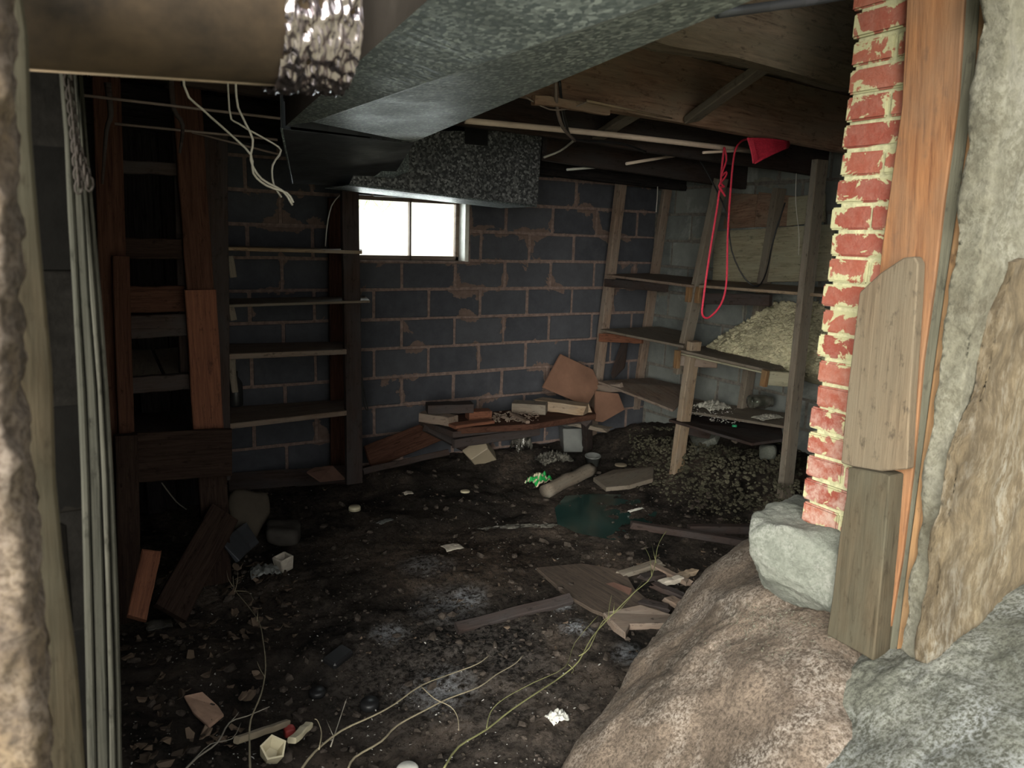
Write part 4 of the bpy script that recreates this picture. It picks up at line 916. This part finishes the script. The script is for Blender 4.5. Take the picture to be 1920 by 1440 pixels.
st_ = [P(1400, 1000, X=1.60), P(1408, 968, X=1.64), P(1402, 1035, X=1.60), P(1432, 1085, X=1.63), P(1550, 1140, X=1.70), P(1600, 1160, X=1.72), P(1465, 948, X=1.80), P(1560, 1035, X=1.69), P(1470, 985, X=1.64), P(1600, 1060, X=1.72), Vector((2.05, 1.62, -.80)), Vector((2.05, 1.62, -1.05)), Vector((2.05, 1.0, -.80)), Vector((2.05, 1.0, -1.05)), Vector((1.8, 1.5, -1.05))]
o = hullblob('footing_stone', st_, 'rock_pale', 6, .02, 6, 1, det=6, offset=-.002, fine=.003); tag(o, 'pale whitewashed footing stone beneath the brick pier', 'stone')
r9 = random.Random(12)
bvb = None
def flakes(r):
    d = ray(r.gauss(1440, 75), r.gauss(1165, 38)).normalized(); h_ = BV.ray_cast(Vector((0, 0, 0)), d)
    return (h_[0], r.uniform(.002, .0065)) if h_[0] and h_[0].x < 1.75 else None
ob = bpy.data.objects['brown_boulder']; BV = BVHTree.FromPolygons([ob.matrix_basis @ v.co for v in ob.data.vertices], [tuple(p.vertices) for p in ob.data.polygons])
o = scatter('lime_flakes', 620, flakes, 'plaster', 21, 'flake'); tag(o, 'white lime flakes scattered on the brown boulder', 'flakes', kind='stuff')

# ------------------------------------------------------------------ lumber bench and rubbish at the back wall
def F(px, py, dz=0.0): return onfloor(px, py, dz)
bench = thing('scrap_bench', P(950, 850, Z=-1.6), 'low bench of scrap planks heaped with offcuts below the window wall', 'bench')
zb = -1.22
prism('bench_plank', [P(858, 803, Z=zb), P(1000, 795, Z=zb), P(1118, 776, Z=zb), P(1110, 762, Z=zb), P(960, 768, Z=zb), P(820, 782, Z=zb)], (0, 0, -.04), 'wood_red', bench)
prism('bench_plank', [P(785, 786, Z=zb - .02), P(850, 810, Z=zb - .02), P(1105, 782, Z=zb - .03), P(1090, 768, Z=zb - .03), P(830, 775, Z=zb - .02)], (0, 0, -.04), 'wood_dark', bench)
plank('leg', P(800, 800, Z=zb - .05), P(905, 855, Z=-1.58), .07, .05, (0, -1, .2), 'wood_dark', bench)
plank('leg', P(1100, 790, Z=zb - .05), P(1102, 845, Z=-1.62), .07, .05, (0, -1, 0), 'wood_dark', bench)
plank('brace', P(850, 832, Z=zb - .12), P(1010, 808, Z=zb - .12), .06, .03, (0, -1, 0), 'wood_dark', bench)
zt = zb + .005
def offcut(a, b, w_, t, mat, label, z=zt, name='wood_offcut', cat='offcut', dz=None, **k):
    pa, pb = P(a[0], a[1], Z=z + t / 2), P(b[0], b[1], Z=z + t / 2)
    o = plank(name, pa, pb, w_, t, (0, 0, 1), mat, **k); return tag(o, label, cat)
offcut((792, 780), (850, 789), .10, .06, 'wood_brown', 'brown block at the left end of the scrap bench', rag=.01)
offcut((800, 765), (885, 763), .12, .06, 'wood_dark', 'dark timber block on top of the left bench pile', z=zt + .06)
offcut((876, 778), (918, 776), .10, .06, 'wood_bright_red', 'red brick-like block on the scrap bench', z=zt)
offcut((962, 762), (1025, 766), .13, .07, 'wood_grey', 'grey timber block in the middle of the scrap bench')
offcut((1010, 756), (1100, 768), .13, .07, 'wood_tan', 'thick timber with a broken pale end on the scrap bench', rag=.02)
offcut((848, 799), (920, 789), .09, .02, 'wood_bright_red', 'thin reddish board on the front edge of the scrap bench', z=zt + .004)
offcut((960, 775), (990, 792), .03, .02, 'wood_brown', 'small crosswise lath on the scrap bench', z=zt + .01)
offcut((1068, 792), (1140, 806), .08, .03, 'wood_grey', 'splintered grey board sticking out right of the bench', z=-1.34, rag=.03)
def twigs(r): 
    p = P(r.uniform(900, 1010), r.uniform(772, 790), Z=zt + .01); return (p, r.uniform(.008, .025))
o = scatter('wood_splinters', 130, twigs, 'wood_brown', 31, 'flake'); tag(o, 'heap of wood splinters and shavings on the scrap bench', 'splinters', kind='stuff')
# boards at the base of the back wall
def fplank(a, b, w_, t, mat, label, cat='board', face=(0, 0, 1), za=.0, zb_=.0, name='loose_board', **k):
    pa, pb = F(*a), F(*b); pa.z += t / 2 + za; pb.z += t / 2 + zb_
    return tag(plank(name, pa, pb, w_, t, face, mat, **k), label, cat)
fplank((430, 922), (664, 905), .12, .05, 'wood_dark', 'dark plank lying at the foot of the narrow back shelving', face=(0, -1, .8), za=.03, zb_=.03)
tag(plank('loose_board', P(690, 858, Y=4.6), P(835, 800, Y=4.75), .16, .02, (0, -1, .3), 'wood_red'), 'reddish sheet leaning low on the back wall right of the window post', 'board')
tag(plank('loose_board', P(680, 884, Y=4.5), P(840, 848, Y=4.55), .04, .03, (0, -1, .5), 'wood_dark'), 'thin dark lath lying along the base of the back wall', 'board')
tag(prism('curved_sheet', [P(590, 880, Y=4.35), P(625, 876, Y=4.35), P(648, 900, Y=4.3), P(600, 905, Y=4.25), P(575, 888, Y=4.3)], (0, .01, .01), 'cardboard_dark'), 'reddish brown curved scrap by the foot of the window post', 'scrap')
tag(hullblob('tan_rock', [P(a, b, Y=Y_) for a, b in ((438, 918), (500, 925), (508, 960), (480, 1012), (440, 1010), (425, 940)) for Y_ in (3.75, 3.95)], 'stone_tan', 4, .012, 5, 1), 'tall tan stone right of the left shelving foot', 'stone')
tag(hullblob('dark_rock', [F(a, b) + Vector((0, 0, dz)) for a, b in ((500, 1025), (560, 1030), (565, 1000), (500, 1000)) for dz in (0, .09)], 'stone_dark', 4, .015, 6, 2), 'dark rounded stone in front of the tall tan stone', 'stone')
tag(plank('slate_piece', P(430, 1035, Y=3.5), P(470, 1000, Y=3.7), .12, .02, (.2, -1, .6), 'sheet_dark', rag=.02), 'blue-grey slate piece leaning by the shelving foot', 'slate')
# containers
def openbox(name, c, rot, a, b, hgt, mat, label, cat, tilt=0, taper=.85):
    V = []; t = .006
    def ring(x, y, z): return [Vector((sx * x, sy * y, z)) for sx, sy in ((-1, -1), (1, -1), (1, 1), (-1, 1))]
    V += ring(a * taper, b * taper, 0) + ring(a, b, hgt) + ring(a + t, b + t, hgt) + ring(a + t, b + t, hgt - .012) + ring(a - t, b - t, hgt) + ring(a * taper - t, b * taper - t, t)
    Fc = [(3, 2, 1, 0)]
    for (p, q_) in ((0, 3), (3, 2), (2, 4), (4, 5)):
        for k in range(4): Fc.append((p * 4 + k, p * 4 + (k + 1) % 4, q_ * 4 + (k + 1) % 4, q_ * 4 + k))
    Fc.append((20, 21, 22, 23))
    bm = bmesh.new(); me = mesh(V, Fc); bm.from_mesh(me); bmesh.ops.recalc_face_normals(bm, faces=bm.faces); bmesh.ops.bevel(bm, geom=[e for e in bm.edges], offset=.004, segments=1, affect='EDGES'); bm.to_mesh(me); bm.free()
    return tag(put(name, me, mat, Matrix.Translation(c) @ Euler(tilt if isinstance(tilt, tuple) else (tilt, 0, 0)).to_matrix().to_4x4() @ Matrix.Rotation(rot, 4, 'Z')), label, cat)
openbox('plastic_tub', F(1078, 846) + Vector((0, .05, 0)), -.4, .085, .085, .19, 'plastic_grey', 'dirty grey square plastic tub under the right end of the bench', 'tub')
openbox('plastic_tub', F(925, 872) + Vector((-.05, .05, .03)), .3, .10, .085, .10, 'plastic_tan', 'tan plastic tub tipped on its side below the bench', 'tub', tilt=(-1.0, .5, .3))
cp = lathe_mesh([(0, .0), (.045, 0), (.056, .07), (.060, .07), (.060, .078), (.053, .078), (.043, .006), (0, .006)], 24)
tag(put('plastic_cup', cp, 'plastic_grey', Matrix.Translation(F(1111, 872)) @ Euler((.1, -.08, 0)).to_matrix().to_4x4()), 'small round plastic cup right of the grey tub', 'cup')
def disc(px, py, r, mat, label, h_=.01, tilt=(0, 0, 0)):
    return tag(put('jar_lid', lathe_mesh([(0, h_), (r * .85, h_), (r, h_ * .7), (r, 0), (0, 0)], 20), mat, Matrix.Translation(F(px, py) + Vector((0, 0, .006))) @ Euler(tilt).to_matrix().to_4x4()), label, 'lid')
disc(1164, 874, .045, 'plastic_tan', 'tan lid on the dirt right of the plastic cup')
disc(872, 924, .03, 'plastic_cream', 'cream round lid in the middle of the dark dirt')
disc(665, 958, .035, 'plastic_cream', 'cream lid right of the window post foot', .025)
disc(693, 1330, .035, 'black', 'black ring cap at the bottom centre', .03)
disc(764, 1452, .035, 'white', 'white disc at the very bottom edge', .02)
disc(595, 1305, .03, 'black', 'black round cap left of the ring cap', .02)
cloth('clear_film', F(1035, 865), .13, .09, .10, 'clear_film', 'crumpled clear plastic film under the bench', 'plastic film', 4, freq=5)
cloth('clear_film', F(985, 850) + Vector((0, .05, .0)), .07, .06, .24, 'clear_film', 'clear plastic bag slumped below the front of the bench', 'plastic film', 14, freq=4)
cloth('plastic_strip', F(975, 990), .22, .025, .03, 'clear_film', 'shiny twisted plastic strip beside the teal puddle', 'plastic strip', 24, freq=6, rot=-.35)
cloth('snack_packet', F(1010, 905) + Vector((0, 0, .0)), .085, .055, .09, 'packet', 'bright green and cream crumpled packet on the dirt', 'packet', 6, freq=3, rot=.3)
# log and plank near the puddle
lg = cyl('log', F(1022, 935) + Vector((0, 0, .05)), F(1108, 898) + Vector((0, 0, .07)), .045, 'wood_grey', None, 12, 10, lambda f, a: 1 + .18 * noise.noise(Vector((f * 4, math.cos(a) * 1.5, math.sin(a) * 1.5))) + (.25 if abs(f - .45) < .06 else 0) * max(0, math.sin(a)), cap=True)
tag(lg, 'grey weathered log lying between the green packet and the puddle', 'log')
o = prism('split_plank', [F(1112, 903), F(1150, 888), F(1226, 882), F(1224, 905), F(1180, 918), F(1136, 922)], (0, 0, .03), 'wood_grey'); tag(o, 'flat grey split plank right of the log', 'board')
pd = [F(1040, 955), F(1060, 935), F(1110, 928), F(1170, 925), F(1220, 938), F(1232, 965), F(1215, 990), F(1150, 1012), (F(1080, 1010)), F(1045, 990)]
mz = max(p.z for p in pd) * .5 + min(p.z for p in pd) * .5 + .012
V = [Vector((p.x, p.y, mz)) for p in pd]; c = sum(V, Vector()) / len(V); V = [c] + V
V2 = [v - c for v in V]; o = put('teal_puddle', mesh(V2, [(0, i, i % 10 + 1) for i in range(1, 11)]), 'teal', Matrix.Translation(c)); tag(o, 'shallow teal-green puddle on the dirt in front of the log', 'puddle')
# sticks by the boulder
fplank((1185, 990), (1400, 1025), .045, .04, 'wood_dark', 'long brown stick behind the boulder pile', 'stick', rag=.02, name='long_stick')
fplank((1290, 1000), (1410, 1000), .05, .05, 'wood_dark', 'short thick stick touching the footing stone', 'stick', name='short_stick')
for i, (a, b, w_, m_, lb) in enumerate((((1165, 1082), (1240, 1062), .05, 'wood_grey', 'bark chunk at the far side of the chip pile'), ((1225, 1070), (1290, 1105), .04, 'wood_brown', 'long brown splinter angled down toward the boulder'),
        ((1225, 1108), (1282, 1125), .05, 'wood_grey', 'grey bark slab beside the boulder edge'), ((1198, 1135), (1252, 1150), .06, 'wood_grey', 'dark grey wood block low in the chip pile'), ((1252, 1130), (1278, 1150), .06, 'wood_brown', 'small brown block touching the boulder'),
        ((1205, 1095), (1255, 1080), .06, 'wood_dark', 'dark chip in the middle of the chip pile'), ((1275, 1085), (1305, 1078), .04, 'wood_tan', 'tan chip at the top of the chip pile'), ((1238, 1102), (1272, 1098), .04, 'paper', 'whitish triangular chip in the pile by the boulder'))):
    fplank(a, b, w_, .025, 'wood_dark' if m_ == 'wood_grey' and a[1] > 1100 else m_, lb, 'wood chip', za=.01 * (i % 3), zb_=.01 * ((i + 1) % 3), name='wood_chip', rag=.02)
# rotten sheet panels on the floor
o = prism('floor_panel', [F(1005, 1070), F(1090, 1062), F(1170, 1075), F(1190, 1110), F(1255, 1165), F(1180, 1175), F(1110, 1150), F(1060, 1120)], (0, 0, .018), wood('rotten_panel', (.035, .026, .021), (.09, .066, .05), None)); tag(o, 'rotten brown sheet panel lying on the dirt left of the chip pile', 'panel')
o = prism('delaminated_board', [F(1130, 1160), F(1200, 1145), F(1262, 1165), F(1255, 1180), F(1180, 1182), F(1172, 1200), F(1150, 1185)], (0, 0, .03), 'wood_brown'); tag(o, 'delaminated board with a ragged pale end beside the boulder', 'board')
o = prism('rusty_disc_piece', [F(1122, 1105), F(1150, 1100), F(1185, 1112), F(1180, 1125), F(1130, 1125)], (0, 0, .025), 'cardboard_dark'); tag(o, 'rust-brown curved scrap on the rotten panel', 'scrap')
fplank((856, 1186), (1070, 1130), .05, .035, 'wood_dark', 'long narrow grey stick lying in the centre of the floor', 'stick', face=(0, -.5, 1), name='floor_stick')
fplank((1118, 1090), (1143, 1088), .03, .015, 'pink', 'small pink and white scrap on the rotten panel', 'scrap', name='pink_scrap')
cloth('paper_scrap', F(848, 1026), .05, .04, .015, 'paper', 'pale crumpled paper scrap on the dark floor', 'paper', 2, n=12)
cloth('plastic_scrap', F(1045, 1348), .035, .03, .04, 'white', 'white torn plastic bit near the foot of the boulder', 'plastic', 7, n=12)
o = prism('card_piece', [F(345, 1310), F(380, 1302), F(410, 1330), F(420, 1345), F(392, 1368), F(362, 1340)], (0, 0, .012), 'salmon'); tag(o, 'salmon-tan card piece on the left heap', 'card')
cloth('wrapper', F(1372, 1016), .05, .025, .03, 'wrapper', 'orange and blue crumpled wrapper beside the footing stone', 'wrapper', 41, n=16, rot=.4)
cloth('white_shred', F(1192, 956), .06, .012, .012, 'white', 'small white shred on the dirt right of the puddle', 'shred', 42, n=14, rot=.1)
cloth('plastic_scrap', F(765, 925), .03, .025, .02, 'paper', 'cream crumpled scrap left of the cream lid', 'scrap', 43, n=12)
cloth('plastic_scrap', F(722, 978), .05, .02, .02, 'plastic_grey', 'grey twisted scrap in front of the cream lid by the post', 'scrap', 45, n=12, rot=.4)
# black box-like object
bb = F(634, 1238); o = box('black_case', bb + Vector((-.055, -.035, .0)), bb + Vector((.055, .035, .03)), 'black', bev=.008); o.rotation_euler = (0.15, -.1, .5); tag(o, 'small shiny black plastic case on the dirt', 'case')
# star shaped cream cup at the bottom with sticks
sc = F(512, 1405, .05); n5 = 5; V = []; Fc = []
prof = [(.026, -.05), (.034, .0), (.036, .012), (.030, .012), (.027, .0), (.018, -.03)]
NP = 40
for (r_, z_) in prof:
    for k_ in range(NP):
        a = 2 * math.pi * k_ / NP; m5 = math.cos(math.pi / 5) / math.cos((a % (2 * math.pi / 5)) - math.pi / 5)
        V.append((r_ * 1.15 * m5 * math.cos(a + .3), r_ * 1.15 * m5 * math.sin(a + .3), z_))
for i in range(len(prof) - 1):
    for k_ in range(NP): Fc.append((i * NP + k_, i * NP + (k_ + 1) % NP, (i + 1) * NP + (k_ + 1) % NP, (i + 1) * NP + k_))
Fc.append(tuple((len(prof) - 1) * NP + k_ for k_ in range(NP))); Fc.append(tuple(range(NP - 1, -1, -1)))
tag(put('pentagon_cup', mesh(V, Fc), 'plastic_cream', Matrix.Translation(sc) @ Euler((.55, .1, 0)).to_matrix().to_4x4()), 'cream five-sided plastic cup at the bottom left', 'cup')
fplank((445, 1405), (540, 1372), .022, .022, 'plastic_tan', 'tan plastic stick behind the five-sided cup', 'stick', za=.02, zb_=.02, name='plastic_stick')
fplank((548, 1405), (580, 1378), .03, .02, 'plastic_cream', 'cream plastic handle right of the five-sided cup', 'handle', za=.02, zb_=.03, name='plastic_piece')
rp = F(543, 1382) + Vector((0, 0, .02)); tag(hullblob('red_plastic_lump', [rp + Vector((a, b, c)) * .018 for a in (-1, 1) for b in (-1, 1) for c in (-1, 1)], 'red_dull', 3, .001, 5, 1), 'dull red plastic knob behind the five-sided cup', 'knob')
# paint can / glass at left heap
o = cloth('clear_film', F(298, 1172), .05, .04, .02, 'clear_film', 'shiny clear plastic lid at the far left of the heap', 'plastic', 17, n=14)
tag(openbox('patterned_carton', F(533, 1068), .4, .032, .03, .075, 'paper', 'cream carton with dark lines beside the leaf heap', 'carton', tilt=(.1, -.1, 0), taper=1.0), 'cream carton with dark lines beside the leaf heap', 'carton')
cloth('dark_shoe_scrap', F(495, 1075), .07, .05, .06, 'plastic_grey', 'dark grey crumpled leather scrap left of the cream carton', 'scrap', 33, n=20)

# leaves and shards on the left heap: separate little things
lr = random.Random(44); leafm = []
for k_ in range(5):
    V = []; n_ = 9
    for i in range(n_): a = 2 * math.pi * i / n_; q_ = lr.uniform(.55, 1.1); V.append(Vector((math.cos(a) * q_, math.sin(a) * q_ * .55, lr.uniform(-.12, .25) + .5 * (math.cos(a) * q_) ** 2 - .2)))
    V2 = V + [v + Vector((0, 0, .06)) for v in V]; c1 = Vector((0, 0, .05))
    Fc = [tuple(range(n_ - 1, -1, -1)), tuple(range(n_, 2 * n_))] + [(i, (i + 1) % n_, n_ + (i + 1) % n_, n_ + i) for i in range(n_)]
    me = mesh(V2, Fc); me.materials.append(M['leaf']); leafm.append(me)
def leaves(n_, xr_, yr_, smin, smax, label, group, keep=None):
    i = 0
    while i < n_:
        px, py = lr.uniform(*xr_), lr.uniform(*yr_)
        if keep and not keep(px, py): continue
        p = onfloor(px, py, .0, 3)
        if p.x < -.3: continue
        s = lr.uniform(smin, smax)
        o = bpy.data.objects.new('leaf_scrap', leafm[lr.randrange(5)]); COL.objects.link(o)
        o.location = p + Vector((0, 0, s * .35)); o.scale = (s, s, s); o.rotation_euler = (lr.uniform(-.6, .6), lr.uniform(-.6, .6), lr.uniform(0, 6.3))
        tag(o, label, 'leaf', group); i += 1
leaves(120, (235, 560), (1060, 1440), .012, .034, 'dead brown leaf scrap on the left trash heap', 'dead leaf scraps on the left heap', lambda x_, y_: x_ < 560 - (y_ - 1060) * .35)
leaves(45, (420, 560), (1060, 1200), .015, .035, 'dead leaf piece by the foot of the left shelving', 'dead leaf pieces at the shelving foot')
leaves(55, (600, 1200), (880, 1250), .006, .02, 'small dark leaf scrap on the open dirt floor', 'small leaf scraps on the dirt floor')
leaves(40, (1100, 1330), (1030, 1180), .010, .026, 'bark shard in the chip pile beside the boulder', 'bark shards beside the boulder', lambda x_, y_: x_ < 1420 - (y_ - 1000) * .9)
def crumbs(r):
    p = Vector((r.uniform(0, 4.1), 5 - r.random() ** .6 * 3.6, 0)); p.z = FH(p.x, p.y); return (p, .002 + .008 * r.random() ** 3)
o = scatter('dirt_crumbs', 9000, crumbs, 'crumb', 51); tag(o, 'dark dirt crumbs and clods covering the basement floor', 'dirt crumbs', kind='stuff')
def clod(r):
    p = Vector((r.uniform(0, 3.6), 4.9 - r.random() ** .7 * 3.4, 0)); p.z = FH(p.x, p.y) + .002; return (p, .006 + .022 * r.random() ** 4)
o = scatter('soil_clods', 1500, clod, 'clod', 57); tag(o, 'rounded dark soil clods dotted over the basement floor', 'soil clods', kind='stuff')
def pal(r):
    p = onfloor(r.uniform(240, 1300), r.uniform(880, 1440), 0, 3); return (p + Vector((0, 0, .003)), r.uniform(.0015, .006))
o = scatter('pale_crumbs', 750, pal, 'chip', 52, 'flake'); tag(o, 'tiny pale crumbs and chips strewn over the dark floor', 'crumbs', kind='stuff')

# ------------------------------------------------------------------ dry stems across the foreground
def stem(pts, r, mat, label, branches=(), flowers=()):
    def pp(q): return P(q[0], q[1], Z=q[2])
    root = thing('dry_stem', pp(pts[0]), label, 'plant stem')
    tube('stalk', [pp(q) for q in pts], r, mat, root, 6, .5)
    for b in branches: tube('branch', [pp(q) for q in b], r * .6, mat, root, 5, .4)
    return root
stem([(470, 1460, -1.35), (468, 1400, -1.38), (470, 1350, -1.40), (490, 1300, -1.42), (498, 1250, -1.44), (493, 1200, -1.46), (485, 1165, -1.48), (460, 1130, -1.5), (440, 1105, -1.5), (437, 1080, -1.48)], .0028, 'stem', 'thin upright dry stem on the left with a forked tip',
     [((440, 1110, -1.5), (445, 1090, -1.48), (446, 1072, -1.46)), ((437, 1100, -1.5), (428, 1085, -1.48), (425, 1070, -1.47)), ((482, 1165, -1.48), (484, 1140, -1.46)), ((497, 1270, -1.43), (488, 1255, -1.43), (482, 1240, -1.42)), ((440, 1108, -1.5), (465, 1110, -1.5), (475, 1125, -1.5))])
stem([(345, 1445, -1.42), (370, 1420, -1.42), (408, 1392, -1.42), (430, 1355, -1.42), (465, 1342, -1.43), (505, 1325, -1.43)], .003, 'stem_grey', 'greyish dry stem curving through the bottom left corner',
     [((360, 1428, -1.42), (395, 1395, -1.42), (435, 1385, -1.42), (452, 1355, -1.42)), ((428, 1358, -1.42), (440, 1345, -1.42), (448, 1335, -1.42))])
stem([(560, 1450, -1.3), (590, 1410, -1.32), (640, 1370, -1.35), (700, 1342, -1.38), (740, 1320, -1.4), (790, 1285, -1.42), (850, 1262, -1.45), (895, 1245, -1.46), (918, 1228, -1.46)], .003, 'stem', 'long dry stem arching to the middle, the upper of the two',
     [((598, 1405, -1.32), (603, 1375, -1.32), (596, 1352, -1.32), (590, 1348, -1.32)), ((790, 1287, -1.42), (815, 1310, -1.42), (845, 1325, -1.42), (858, 1345, -1.43), (860, 1370, -1.44))])
stem([(652, 1445, -1.35), (665, 1420, -1.36), (715, 1390, -1.38), (745, 1360, -1.4), (800, 1330, -1.42), (840, 1310, -1.44), (898, 1288, -1.46), (930, 1265, -1.47), (965, 1245, -1.48), (981, 1228, -1.48)], .003, 'stem', 'long dry stem parallel to and below the upper arching one')
stem([(830, 1445, -1.4), (860, 1400, -1.42), (912, 1368, -1.45), (960, 1330, -1.47), (1020, 1290, -1.5), (1050, 1270, -1.52), (1085, 1240, -1.5), (1110, 1195, -1.48), (1150, 1150, -1.45), (1190, 1110, -1.42), (1222, 1080, -1.4), (1232, 1030, -1.38), (1240, 1010, -1.37), (1250, 995, -1.36)], .0028, 'stem_green', 'longest greenish dry weed reaching from the bottom to the chip pile',
     [((912, 1368, -1.45), (920, 1335, -1.45), (945, 1310, -1.45), (1000, 1280, -1.47), (1060, 1250, -1.5), (1078, 1205, -1.5), (1125, 1150, -1.46)), ((1222, 1080, -1.4), (1218, 1045, -1.4), (1208, 1025, -1.4)), ((1140, 1160, -1.46), (1143, 1135, -1.46), (1147, 1115, -1.45)), ((1085, 1230, -1.5), (1105, 1215, -1.48), (1130, 1165, -1.46), (1165, 1140, -1.44), (1205, 1090, -1.42)), ((1230, 1055, -1.39), (1222, 1020, -1.38)), ((1065, 1245, -1.5), (1075, 1255, -1.5), (1072, 1262, -1.5)), ((1150, 1150, -1.45), (1152, 1130, -1.44))])
stem([(620, 1400, -1.35), (640, 1340, -1.35), (650, 1310, -1.33)], .0018, 'stem_grey', 'hair-thin dry stem with a seed head near the ring cap', [((625, 1380, -1.35), (612, 1350, -1.34))])
# cracks of ivy like twig on left inside dark
cable('straw', [P(303, 905, Y=3.9), P(330, 940, Y=3.9), P(350, 955, Y=3.9)], .003, 'stem_grey', 'thin straw in the dark gap under the left front board', 'straw')

print('objects', len(bpy.data.objects))
